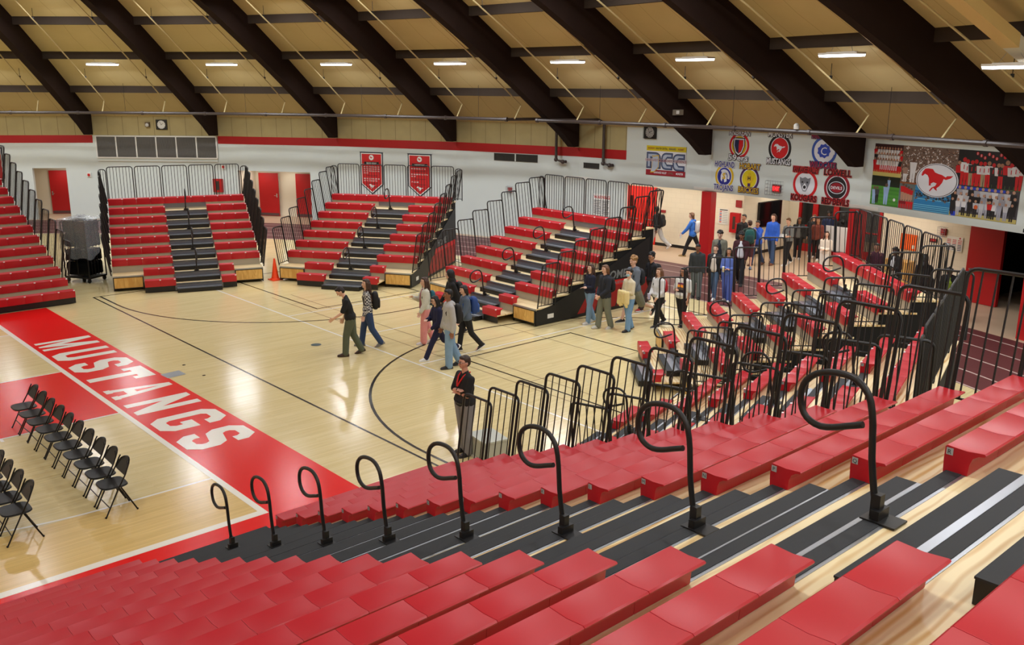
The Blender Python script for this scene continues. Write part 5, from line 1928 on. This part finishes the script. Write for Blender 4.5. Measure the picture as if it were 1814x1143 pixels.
    if face:
        ey = mat('eye_dark', (26, 20, 18), .3); ew = mat('eye_white', (214, 208, 200), .4); lp_ = mat('lip_%d' % skin[0], (max(0, skin[0] - 46), max(0, skin[1] - 70), max(0, skin[2] - 56)), .5)
        for sg in (-1, 1):
            b = MB()
            b.ball(S(HD((.093, sg * .032, 1.648))), (.008 * s, .015 * s, .008 * s), ew, 8, 6, R4); b.ball(S(HD((.0985, sg * .032, 1.648))), (.005 * s, .007 * s, .007 * s), ey, 8, 6, R4)
            b.box((-.006 * s, -.018 * s, -.003 * s), (.006 * s, .018 * s, .004 * s), hm if hair != 'hood' else ey, Matrix.Translation(S(HD((.097, sg * .034, 1.668)))) @ R4)
            b.build('eye', rt, smooth=True)
        if not mask:
            b = MB(); b.ball(S(HD((.094, 0, 1.582))), (.008 * s, .024 * s, .007 * s), lp_, 8, 6, R4); b.build('mouth', rt, smooth=True)
        else:
            b = MB(); b.ball(S(HD((.072, 0, 1.590))), (.050 * s, .060 * s, .048 * s), mat('mask_blue', (150, 196, 214), .8), 12, 8, R4); b.build('face_mask', rt, smooth=True)
        if glasses:
            b = MB(); gm = mat('glasses_frame', (30, 26, 26), .3)
            for sg in (-1, 1):
                c = V3(.108, sg * .034, 1.645)
                b.tube([S(HD(c + V3(0, .024 * cos(a), .019 * sin(a)))) for a in [2 * pi * i / 10 for i in range(10)]], .0028 * s, gm, 5, True)
                b.tube([S(HD(c + V3(0, sg * .024, .004))), S(HD((.0, sg * .08, 1.655)))], .0025 * s, gm, 5)
            b.tube([S(HD((.11, -.012, 1.65))), S(HD((.11, .012, 1.65)))], .0025 * s, gm, 5)
            b.build('glasses', rt)
    F = Fig(); F.rt, F.s, F.T, F.HD, F.S, F.arms, F.up, F.cap = rt, s, T, HD, S, arms_, up, cap
    F.legs = (Ls, Rs); F.hm = hm; F.tm = tm
    return F

def flush_people():
    tmp = []
    for b, vx, sm, name, rt, m in JOBS:
        me = bpy.data.meshes.new(name)
        me.from_pydata(b.v, [], b.f)
        me.materials.append(m)
        o = bpy.data.objects.new(name, me)
        COL.objects.link(o)
        r = o.modifiers.new('fuse', 'REMESH'); r.mode = 'VOXEL'; r.voxel_size = vx; r.adaptivity = 0; r.use_smooth_shade = True
        s_ = o.modifiers.new('soften', 'SMOOTH'); s_.factor = .5; s_.iterations = sm
        tmp.append((o, rt, name, m))
    dg = bpy.context.evaluated_depsgraph_get()
    res = []
    for o, rt, name, m in tmp:
        me = bpy.data.meshes.new_from_object(o.evaluated_get(dg))
        me.name = name
        if not me.materials:
            me.materials.append(m)
        me.polygons.foreach_set('use_smooth', [True] * len(me.polygons))
        res.append((me, rt, name))
    for o, rt, name, m in tmp:
        old = o.data
        bpy.data.objects.remove(o)
        bpy.data.meshes.remove(old)
    for me, rt, name in res:
        link(me, name, rt)
    JOBS.clear()

def backpack(F, label, c, c2=None, w=.30, h=.46, d=.17, off=0.):
    """bag worn on the back of figure F"""
    s = F.s
    B = F.T((-.135 - d * .4 + off, 0, 1.20))
    rt = empty('backpack')
    rt.matrix_world = F.rt.matrix_basis @ Matrix.Translation(Vector(B) * s) if False else Matrix.Translation(F.rt.location) @ F.rt.rotation_euler.to_matrix().to_4x4() @ Matrix.Translation(Vector(B) * s) @ Matrix.Scale(s, 4)
    tag(rt, label, 'backpack', None)
    m = mat('bag_%d_%d_%d' % c, c, .75, noise=.1, nscale=12); m2 = mat('bag_%d_%d_%d' % (c2 or c), c2 or c, .7)
    def blob(cx, cz, rx, ry, rz, mm, e=3.2):
        q = MB(); nu, nv = 18, 12
        def se(v, p): return math.copysign(abs(v) ** (2 / p), v)
        vs = []
        for i in range(nv + 1):
            t = -pi / 2 + pi * i / nv
            for j in range(nu):
                a = 2 * pi * j / nu
                vs.append((cx + rx * se(cos(t), e) * se(cos(a), e), ry * se(cos(t), e) * se(sin(a), e), cz + rz * se(sin(t), e)))
        fs = [((i * nu + j), (i * nu + (j + 1) % nu), ((i + 1) * nu + (j + 1) % nu), ((i + 1) * nu + j)) for i in range(nv) for j in range(nu)]
        q.add(vs, fs, mm)
        return q
    blob(0, 0, d / 2, w / 2, h / 2, m).build('bag_body', rt, smooth=True)
    blob(-d * .5, -h * .14, d * .22, w * .38, h * .28, m2).build('front_pocket', rt, smooth=True)
    for sg in (-1, 1):
        q = MB()
        P = [(d * .45, sg * .09, h * .38), (d * .5 + .05, sg * .115, h * .50), (d * .5 + .16, sg * .125, h * .42), (d * .5 + .225, sg * .125, h * .15), (d * .5 + .19, sg * .13, -h * .18), (d * .4, sg * .13, -h * .36)]
        q.tube(P, .016, m2 if c2 else BLK, 6)
        q.build('strap', rt, smooth=True)
    return rt
# ---------------------------------------------------------------- who is in the picture
WALK_A = (16, 8, -12, 20)
WALK_B = (-11, 20, 15, 7)
STAND = (2, 3, -2, 3)
DOWN = ((4, 12, 0, 7), (-4, 12, 0, 7))
SW1 = ((-16, 16, 0, 7), (18, 22, 0, 7))
SW2 = ((18, 22, 0, 7), (-16, 16, 0, 7))
HOLD = ((8, 76, 58, 6), (8, 82, 58, 6))
CROSS = ((16, 72, 84, 3), (20, 84, 80, 3))
LIGHT_SKIN, PALE, TAN_, BROWN, DARKSK = (206, 156, 130), (222, 178, 154), (184, 132, 102), (140, 92, 66), (98, 62, 46)
DKH, BRH, LBH, BLH, BLONDE = (30, 22, 18), (66, 42, 28), (104, 70, 44), (16, 14, 14), (150, 112, 66)
GREENP, DENIM, LDENIM, BLKP = (84, 92, 74), (44, 66, 104), (122, 154, 186), (24, 24, 27)

# on the near court
F1 = person('person in black polo and green trousers walking with head bowed, leftmost on the court', 5.68, 6.30, 1.74, 150, PALE, 'short', DKH, 'shirt', (20, 20, 24), GREENP, 'trousers', (58, 38, 28),
            (16, 12, -8, 18), ((34, 34, 20, 8), (6, 30, 0, 8)), 12, (0, 28), sleeve=.85, near=True, wide=1.1, baggy=1.5, extra=None)
# plaid shirt
m, nt, bs = nodes_of('plaid_flannel', .85)
tc = nt.nodes.new('ShaderNodeTexCoord'); ck = nt.nodes.new('ShaderNodeTexChecker'); ck.inputs['Scale'].default_value = 24
ck.inputs['Color1'].default_value = (*lin((206, 204, 200)), 1); ck.inputs['Color2'].default_value = (*lin((34, 34, 46)), 1)
nt.links.new(tc.outputs['Object'], ck.inputs['Vector']); nt.links.new(ck.outputs['Color'], bs.inputs['Base Color'])
F2 = person('person with long brown hair in black and white plaid shirt and jeans', 6.42, 6.68, 1.72, 150, PALE, 'verylong', BRH, 'shirt', (150, 150, 150), DENIM, 'trousers', (120, 118, 112), WALK_B, ((6, 14, 0, 8), (-8, 20, 0, 8)), 2, (18, -4), near=True, topm=m, baggy=1.3)
backpack(F2, 'black backpack worn over the plaid shirt', (20, 20, 22))
F3 = person('person with long dark hair in white fleece jacket and pink trousers', 7.66, 5.98, 1.70, 155, PALE, 'verylong', BRH, 'jacket', (206, 206, 192), (226, 150, 150), 'trousers', (214, 206, 206), (8, 6, -8, 14), ((10, 20, 0, 8), (26, 88, 40, 8)), 0, (8, 0), near=True, baggy=1.9, undershirt=(150, 90, 96))
backpack(F3, 'teal backpack on the person in white fleece and pink trousers', (20, 92, 110), (24, 24, 28), .27, .4, .14)
F4 = person('person with long black hair and glasses in navy tracksuit and white striped shoes, striding', 7.10, 4.72, 1.62, 165, PALE, 'verylong', BLH, 'hoodie', (24, 26, 62), (26, 28, 62), 'trousers', (226, 226, 224), (30, 6, -26, 34), ((12, 40, 30, 8), (24, 74, 50, 8)), 5, (6, 8), near=True, glasses=True)
F5 = person('person in light grey hooded top and pale jeans with black shoes', 6.84, 3.96, 1.84, 158, BROWN, 'short', BLH, 'hoodie', (176, 176, 176), LDENIM, 'trousers', (24, 24, 26), (6, 6, -10, 14), ((-6, 14, 0, 7), (6, 14, 0, 7)), 1, (6, 0), near=True, baggy=1.7, solec=(60, 60, 62))
backpack(F5, 'black backpack on the person in the light grey hooded top', (22, 22, 26), None, .28, .44, .15)
F6 = person('person with dark hair in blue grey hooded top walking behind the light grey one', 8.0, 4.78, 1.66, 160, PALE, 'medium', DKH, 'hoodie', (84, 98, 116), BLKP, 'trousers', (24, 24, 26), (-14, 26, 14, 6), SW2, 4, (6, 4), near=True, solec=(220, 220, 220))
backpack(F6, 'bright blue backpack on the person in the blue grey hooded top', (34, 66, 130), (40, 84, 160), .34, .46, .2)
F7 = person('person in black with the hood up, walking behind the blue backpack', 8.62, 6.10, 1.76, 158, PALE, 'hood', (18, 18, 20), 'hoodie', (18, 18, 20), (26, 26, 30), 'trousers', (30, 30, 32), WALK_A, SW1, 4, (0, 6), near=True, face=True)
backpack(F7, 'black backpack on the person with the hood up', (20, 20, 22))
F8 = person('person in black polo with red lanyard and arms crossed, standing by the rails', 3.83, -.30, 1.80, 172, (212, 156, 134), 'short', (56, 40, 30), 'tee', (22, 23, 25), (128, 126, 128), 'trousers', (26, 26, 28), STAND, CROSS, -1, (-2, 2), sleeve=.9, near=True, wide=1.14, baggy=1.6, glasses=True)
b = MB(); LRED = mat('lanyard_red', (214, 20, 24), .6)
for sg in (-1, 1):
    pts = [F8.T((-.07, sg * .055, 1.47)), F8.T((.02, sg * .075, 1.455)), F8.T((.085, sg * .065, 1.40)), F8.T((.135, sg * .03, 1.30)), F8.T((.150, 0, 1.24))]
    for p, q in zip(pts[:-1], pts[1:]):
        b.tube([F8.S(p), F8.S(q)], .014, LRED, 6)
b.build('lanyard', F8.rt, smooth=True)
b = MB(); w_ = F8.arms[1][1][2]; e_ = F8.arms[1][1][1]
pw = F8.T(e_ + (w_ - e_) * .86); dw = (F8.T(w_) - F8.T(e_)).normalized()
b.tube([F8.S(pw - dw * .012), F8.S(pw + dw * .012)], .036, BLK, 10); b.build('wrist_watch', F8.rt)
b = MB(); cb_ = V3(0, 0, .955) + F8.up
b.tube([F8.S(cb_ + V3(.155 * cos(a), .185 * sin(a), 0)) for a in [2 * pi * i / 20 for i in range(20)]], .016, BLK, 6, True); b.build('belt', F8.rt)

# the group beside the bleachers
F9 = person('person in navy long sleeved top and light jeans, hands together, nearest the lettered curtain', 12.30, 4.72, 1.64, 166, PALE, 'long', BRH, 'shirt', (24, 28, 50), LDENIM, 'trousers', (206, 204, 200), (10, 6, -8, 12), HOLD, 0, (10, -4), near=True, baggy=1.3)
F10 = person('person with brown hair in dark jacket and grey green trousers', 12.16, 4.05, 1.73, 168, PALE, 'medium', LBH, 'hoodie', (30, 34, 44), (112, 116, 102), 'trousers', (186, 184, 176), (-6, 10, 12, 6), ((10, 40, 40, 6), (6, 44, 40, 6)), 0, (0, 2), near=True, baggy=1.7)
backpack(F10, 'black backpack on the person in grey green trousers', (22, 22, 24), None, .28, .42, .14)
F11 = person('person in a blue face mask and cream sweater holding a pale yellow coat', 12.46, 3.47, 1.68, 170, PALE, 'bun', BLH, 'shirt', (214, 204, 176), (112, 150, 188), 'trousers', (22, 22, 24), (8, 6, -8, 10), HOLD, 0, (14, 4), near=True, mask=True, baggy=1.5)
# coat in the arms
rt = empty('coat', (0, 0, 0)); rt.matrix_world = Matrix.Translation(F11.rt.location) @ F11.rt.rotation_euler.to_matrix().to_4x4() @ Matrix.Translation(F11.S(F11.T((.21, .02, 1.02))))
tag(rt, 'pale yellow coat held over the arms of the masked person', 'coat')
CO = mat('coat_yellow', (226, 208, 150), .9, noise=.1, nscale=18)
b = MB(); q = MB()
for i in range(9):
    yy = -.17 + .042 * i
    q.capsule((.02 * sin(i * 2.1), yy, .10), (-.02 + .03 * cos(i * 1.7), yy * 1.15, -.22 - .06 * sin(i * 1.3)), .050, .040, CO, 8)
JOBS.append((q, .013, 2, 'cloth', rt, CO))
F12 = person('tall person with curly blond hair in grey hooded top and shorts', 13.30, 4.02, 1.88, 168, PALE, 'curly', BLONDE, 'hoodie', (100, 108, 118), (122, 122, 106), 'shorts', (24, 24, 26), (-26, 42, 22, 6), SW2, 3, (8, 2), near=True, baggy=1.8, solec=(210, 210, 210))
backpack(F12, 'dark backpack on the tall person with curly blond hair', (30, 32, 36), None, .3, .44, .15)
F13 = person('person with dark curly hair and glasses in black sweater and red shoes', 14.85, 4.66, 1.78, 168, TAN_, 'curly', BLH, 'shirt', (26, 26, 32), (52, 36, 34), 'trousers', (150, 20, 24), (34, 4, -20, 34), SW1, 4, (8, 2), glasses=True, solec=(220, 220, 220), baggy=1.5)
backpack(F13, 'black backpack on the person with red shoes', (20, 20, 22), None, .28, .42, .14)
F14 = person('person in white sweater and black trousers carrying a cup', 13.45, 3.28, 1.62, 172, PALE, 'long', LBH, 'shirt', (214, 214, 214), BLKP, 'trousers', (34, 34, 36), (14, 6, -14, 20), ((10, 34, 20, 8), (8, 46, 30, 8)), 0, (6, 0), near=True, wide=1.1, solec=(214, 214, 214))
backpack(F14, 'red backpack on the person in the white sweater', (170, 26, 36), None, .28, .4, .13)
def cup(F, arm, label, c, lid):
    sh, e, w, d1, d2 = F.arms[arm][1]
    p = F.S(F.T(w + d2 * .10))
    o = MB()
    o.cyl((0, 0, -.06), .034, .042, .15, mat('cup_%d' % c[0], c, .4), 16); o.cyl((0, 0, .09), .044, .04, .015, mat('lid_%d' % lid[0], lid, .3), 16)
    r2 = empty('drink_cup'); r2.matrix_world = Matrix.Translation(F.rt.location) @ F.rt.rotation_euler.to_matrix().to_4x4() @ Matrix.Translation(p)
    tag(r2, label, 'cup')
    q = MB(); q.cyl((0, 0, -.06), .032, .041, .15, mat('cup_%d' % c[0], c, .4), 16); q.build('cup_body', r2)
    q = MB(); q.cyl((0, 0, .09), .044, .038, .014, mat('lid_%d' % lid[0], lid, .3), 16); q.build('lid', r2)
cup(F14, 1, 'lilac drink cup held by the person in the white sweater', (188, 180, 210), (210, 206, 220))
m, nt, bs = nodes_of('printed_white_tee', .85)
tc = nt.nodes.new('ShaderNodeTexCoord'); sp = nt.nodes.new('ShaderNodeSeparateXYZ'); nt.links.new(tc.outputs['Object'], sp.inputs[0])
def mm(op, a, bv):
    n = nt.nodes.new('ShaderNodeMath'); n.operation = op
    if hasattr(a, 'links'): nt.links.new(a, n.inputs[0])
    else: n.inputs[0].default_value = a
    if hasattr(bv, 'links'): nt.links.new(bv, n.inputs[1])
    else: n.inputs[1].default_value = bv
    return n.outputs[0]
ab = nt.nodes.new('ShaderNodeMath'); ab.operation = 'ABSOLUTE'; nt.links.new(sp.outputs['Y'], ab.inputs[0])
inside = mm('MULTIPLY', mm('MULTIPLY', mm('LESS_THAN', ab.outputs[0], .105), mm('GREATER_THAN', sp.outputs['X'], .03)), mm('MULTIPLY', mm('GREATER_THAN', sp.outputs['Z'], 1.0), mm('LESS_THAN', sp.outputs['Z'], 1.26)))
cr = nt.nodes.new('ShaderNodeValToRGB'); mr = nt.nodes.new('ShaderNodeMapRange'); mr.inputs['From Min'].default_value = 1.0; mr.inputs['From Max'].default_value = 1.26
nt.links.new(sp.outputs['Z'], mr.inputs['Value']); nt.links.new(mr.outputs['Result'], cr.inputs['Fac'])
cr.color_ramp.interpolation = 'CONSTANT'
e = cr.color_ramp.elements; e[0].color = (*lin((34, 30, 36)), 1); e[1].position = .80; e[1].color = (*lin((120, 50, 80)), 1)
k = cr.color_ramp.elements.new(.55); k.color = (*lin((236, 150, 40)), 1); k = cr.color_ramp.elements.new(.3); k.color = (*lin((96, 82, 80)), 1)
mx = nt.nodes.new('ShaderNodeMix'); mx.data_type = 'RGBA'; nt.links.new(inside, mx.inputs['Factor']); mx.inputs['A'].default_value = (*lin((214, 214, 210)), 1); nt.links.new(cr.outputs['Color'], mx.inputs['B']); nt.links.new(mx.outputs['Result'], bs.inputs['Base Color'])
F15 = person('person with glasses in white tee shirt with a sunset print, behind black rails', 13.75, 2.70, 1.66, 182, TAN_, 'long', DKH, 'tee', (214, 214, 212), BLKP, 'trousers', (40, 40, 42), (10, 4, -8, 12), ((4, 16, 0, 8), (8, 90, 46, 8)), 0, (-4, 0), near=True, sleeve=.95, wide=1.14, topm=m, glasses=True)

# behind the far right bank, on the track
F16 = person('person in dark grey hooded top and grey jeans under the red column', 16.98, 4.68, 1.70, 214, BROWN, 'short', BLH, 'hoodie', (46, 50, 52), (92, 100, 104), 'trousers', (24, 24, 26), (4, 4, -6, 8), ((4, 10, 0, 6), (4, 10, 0, 6)), 2, (0, 12), baggy=1.5)
F17 = person('smiling person in black jacket over white top, walking beside the one in blue', 17.39, 4.33, 1.68, 196, PALE, 'bun', BRH, 'jacket', (26, 26, 30), (76, 100, 132), 'trousers', (220, 220, 216), WALK_A, DOWN, 0, (6, -4), undershirt=(210, 200, 190))
F18 = person('person with long black hair in blue sweatsuit holding a pale drink cup', 17.36, 3.82, 1.64, 198, TAN_, 'verylong', BLH, 'shirt', (86, 108, 180), (76, 96, 176), 'trousers', (210, 206, 200), (6, 6, -6, 10), HOLD, 0, (10, 0), baggy=1.8)
cup(F18, 0, 'pale iced drink cup held by the person in the blue sweatsuit', (206, 196, 160), (230, 228, 220))
F19 = person('bearded person in grey jacket over dark shirt behind the smiling one in black', 19.52, 5.70, 1.74, 205, PALE, 'curly', DKH, 'jacket', (112, 112, 98), (40, 42, 48), 'trousers', (34, 34, 34), WALK_B, DOWN, 3, (-4, 6), undershirt=(30, 36, 46))
F20 = person('person with black curls in maroon jacket over white shirt', 19.75, 5.02, 1.78, 205, BROWN, 'curly', BLH, 'jacket', (62, 22, 30), BLKP, 'trousers', (30, 30, 32), WALK_A, ((8, 20, 20, 7), (8, 24, 20, 7)), 3, (0, 16), undershirt=(206, 208, 214))
F21 = person('person seen from behind in dark green shirt and maroon shorts', 22.3, 6.45, 1.74, 40, LIGHT_SKIN, 'short', BRH, 'tee', (34, 54, 46), (70, 26, 34), 'shorts', (110, 130, 160), (6, 4, -6, 8), ((8, 80, 30, 8), (4, 20, 0, 7)), 1, (20, 4), sleeve=.95, face=False)
backpack(F21, 'teal green backpack on the person in maroon shorts', (22, 84, 82), (18, 60, 60), .34, .5, .2)
F22 = person('person with short black hair in black shirt next to the red fire cabinet', 22.95, 7.15, 1.82, 205, TAN_, 'short', BLH, 'shirt', (24, 24, 26), BLKP, 'trousers', (28, 28, 30), STAND, DOWN, 0, (-20, 0))
F23 = person('shorter person in royal blue hooded top holding a phone to the mouth', 23.1, 6.62, 1.66, 176, TAN_, 'short', BLH, 'hoodie', (36, 80, 180), (50, 66, 100), 'trousers', (96, 60, 40), WALK_B, ((40, 108, 30, 8), (6, 30, 10, 8)), 2, (8, 8))
F24 = person('taller person with brown hair in royal blue hooded top and jeans', 23.66, 6.36, 1.86, 182, PALE, 'medium', BRH, 'hoodie', (40, 92, 200), (58, 82, 120), 'trousers', (110, 66, 44), (8, 6, -10, 14), ((4, 14, 0, 7), (4, 20, 0, 7)), 1, (6, 0))
F25 = person('person in grey tee shirt holding white papers, black trousers and white shoes', 24.05, 5.95, 1.74, 170, PALE, 'short', LBH, 'tee', (116, 122, 124), BLKP, 'trousers', (226, 226, 226), WALK_A, HOLD, 2, (6, 12), sleeve=.95)
sh_, e_, w_, d1_, d2_ = F25.arms[0][1]
rt = empty('paper_sheets'); rt.matrix_world = Matrix.Translation(F25.rt.location) @ F25.rt.rotation_euler.to_matrix().to_4x4() @ Matrix.Translation(F25.S(F25.T((.34, 0, 1.13)))) @ Matrix.Rotation(.5, 4, 'Y')
tag(rt, 'white papers held by the person in grey tee shirt', 'paper')
b = MB()
for i in range(3): b.box((-.11, -.15, .004 * i), (.11, .15, .004 * i + .002), WHITE, Matrix.Rotation(.14 * i - .1, 4, 'Z'))
b.build('sheets', rt)
backpack(F25, 'dark backpack with maroon trim on the person holding papers', (28, 28, 32), (96, 26, 36), .3, .44, .15)
F26 = person('person with long black hair in dark cardigan over grey top, hands behind', 25.4, 6.35, 1.58, 208, BROWN, 'verylong', BLH, 'jacket', (26, 26, 28), BLKP, 'trousers', (224, 224, 224), STAND, ((-14, 40, -10, 8), (-14, 40, -10, 8)), 0, (0, 0), undershirt=(104, 106, 106))
F27 = person('person in black jacket, hair pale, mostly hidden behind the rust brown top', 26.25, 6.25, 1.62, 200, PALE, 'long', LBH, 'jacket', (26, 26, 28), (66, 80, 104), 'trousers', (220, 220, 220), STAND, DOWN, 0, (0, 0))
F28 = person('person with long hair in rust brown top and black trousers', 25.85, 5.84, 1.60, 205, TAN_, 'verylong', (70, 34, 26), 'hoodie', (112, 54, 44), BLKP, 'trousers', (222, 222, 222), WALK_A, DOWN, 0, (0, 0))
F29 = person('person with long brown hair in a cream white outfit beside the bench ends', 22.9, 3.80, 1.60, 192, PALE, 'verylong', BRH, 'shirt', (216, 206, 192), (216, 212, 202), 'trousers', (220, 216, 210), STAND, HOLD, 0, (8, 0), baggy=1.7)
F30 = person('person in dark blue top standing behind the white board', 26.85, 5.98, 1.72, 210, DARKSK, 'curly', BLH, 'hoodie', (30, 42, 76), (30, 32, 40), 'trousers', (30, 30, 30), STAND, DOWN, 0, (0, 6))
F31 = person('person in black with back turned at the glass doors beside the white board', 26.75, 5.32, 1.72, 30, DARKSK, 'hood', (22, 20, 22), 'hoodie', (22, 20, 22), (26, 26, 30), 'trousers', (30, 30, 30), STAND, DOWN, 0, (0, 0), face=False)
F33 = person('person in maroon top with a hand raised to the face behind the top bench', 21.27, 1.19, 1.70, 200, TAN_, 'short', BLH, 'hoodie', (74, 22, 48), (30, 30, 36), 'trousers', (30, 30, 30), STAND, ((40, 120, 40, 8), (30, 126, 40, 8)), 2, (0, 4))
F34 = person('person in black over a white collar behind the rails under the orange poster', 21.14, .49, 1.70, 168, DARKSK, 'medium', BLH, 'jacket', (24, 22, 24), BLKP, 'trousers', (30, 30, 30), STAND, HOLD, 4, (0, 12), undershirt=(210, 210, 210))
F35 = person('person in black with the hood down, back turned, behind rails near the schedule sheet', 20.36, -.72, 1.70, 40, DARKSK, 'hood', (20, 19, 20), 'hoodie', (20, 19, 20), BLKP, 'trousers', (30, 30, 30), STAND, DOWN, 2, (0, 8), face=False)
F36 = person('person in black bending forward beside the red door', 20.15, -1.62, 1.66, 190, DARKSK, 'curly', BLH, 'jacket', (22, 22, 24), BLKP, 'trousers', (30, 30, 30), (4, 10, -4, 10), ((50, 30, 20, 8), (46, 40, 20, 8)), 34, (0, 10), undershirt=(150, 180, 60))
F37 = person('person in black jacket and light grey trousers walking away along the corridor', 22.9, 11.1, 1.76, 96, DARKSK, 'short', BLH, 'jacket', (28, 30, 32), (176, 174, 170), 'trousers', (226, 226, 226), (22, 10, -24, 30), SW1, 4, (0, 4), face=False, baggy=1.5)
backpack(F37, 'black backpack on the person in light grey trousers in the corridor', (18, 18, 20), None, .34, .5, .19)
F38 = person('person in bright blue hooded top and black trousers walking left in the corridor', 22.75, 9.25, 1.74, 112, PALE, 'medium', LBH, 'hoodie', (50, 112, 204), (26, 26, 30), 'trousers', (150, 120, 70), (24, 8, -26, 34), ((34, 14, 0, 10), (-8, 16, 0, 7)), 5, (16, 4), near=True)
backpack(F38, 'white and grey backpack on the person in bright blue', (206, 206, 206), (170, 172, 176), .3, .46, .17)
sh_, e_, w_, d1_, d2_ = F38.arms[0][1]
rt = empty('water_bottle'); rt.matrix_world = Matrix.Translation(F38.rt.location) @ F38.rt.rotation_euler.to_matrix().to_4x4() @ Matrix.Translation(F38.S(F38.T(w_ + d2_ * .09)))
tag(rt, 'clear drink bottle in the hand of the person in bright blue', 'bottle')
b = MB(); b.cyl((0, 0, -.12), .032, .032, .15, mat('bottle_clear', (206, 214, 214), .2), 14); b.cyl((0, 0, .03), .03, .014, .04, mat('bottle_clear', (206, 214, 214), .2), 14); b.build('bottle_body', rt)
b = MB(); b.cyl((0, 0, .07), .015, .015, .02, mat('bottle_cap', (180, 60, 50), .4), 12); b.build('cap', rt)
# wooden cabinet under the orange poster
rt = empty('wooden_cabinet', pol(36.45, -10.0), rad(-10))
tag(rt, 'small wooden cabinet against the cream wall below the orange poster', 'cabinet')
b = MB(); b.box((-.22, -.42, .05), (.22, .42, .92), PLYF); b.box((-.24, -.44, .92), (.24, .44, .95), PLYF); b.build('carcass', rt)
for s_ in (-1, 1):
    b = MB(); b.box((-.24, min(0, s_ * .40) + .01, .08), (-.22, max(0, s_ * .40) - .01, .88), PLYF); d_ = b.build('cabinet_door', rt)
    b = MB(); b.box((-.255, s_ * .05 - .01, .45), (-.24, s_ * .05 + .01, .55), ALU); b.build('handle', d_)
flush_people()
# ---------------------------------------------------------------- light
W_ = bpy.data.worlds.new('world'); SC.world = W_
W_.use_nodes = True
W_.node_tree.nodes['Background'].inputs[0].default_value = (.5, .5, .52, 1)
W_.node_tree.nodes['Background'].inputs[1].default_value = .12
vs_ = SC.view_settings
SC.display_settings.display_device = 'sRGB'
vs_.view_transform = 'Standard'; vs_.look = 'None'; vs_.gamma = 1; vs_.exposure = EXPOSURE; vs_.use_curve_mapping = False
SC.cycles.use_denoising = True
SC.cycles.max_bounces = 7; SC.cycles.diffuse_bounces = 4; SC.cycles.glossy_bounces = 3; SC.cycles.transmission_bounces = 5; SC.cycles.transparent_max_bounces = 8
SC.cycles.sample_clamp_indirect = 6.0
SC.cycles.caustics_reflective = False; SC.cycles.caustics_refractive = False
bpy.context.view_layer.update()
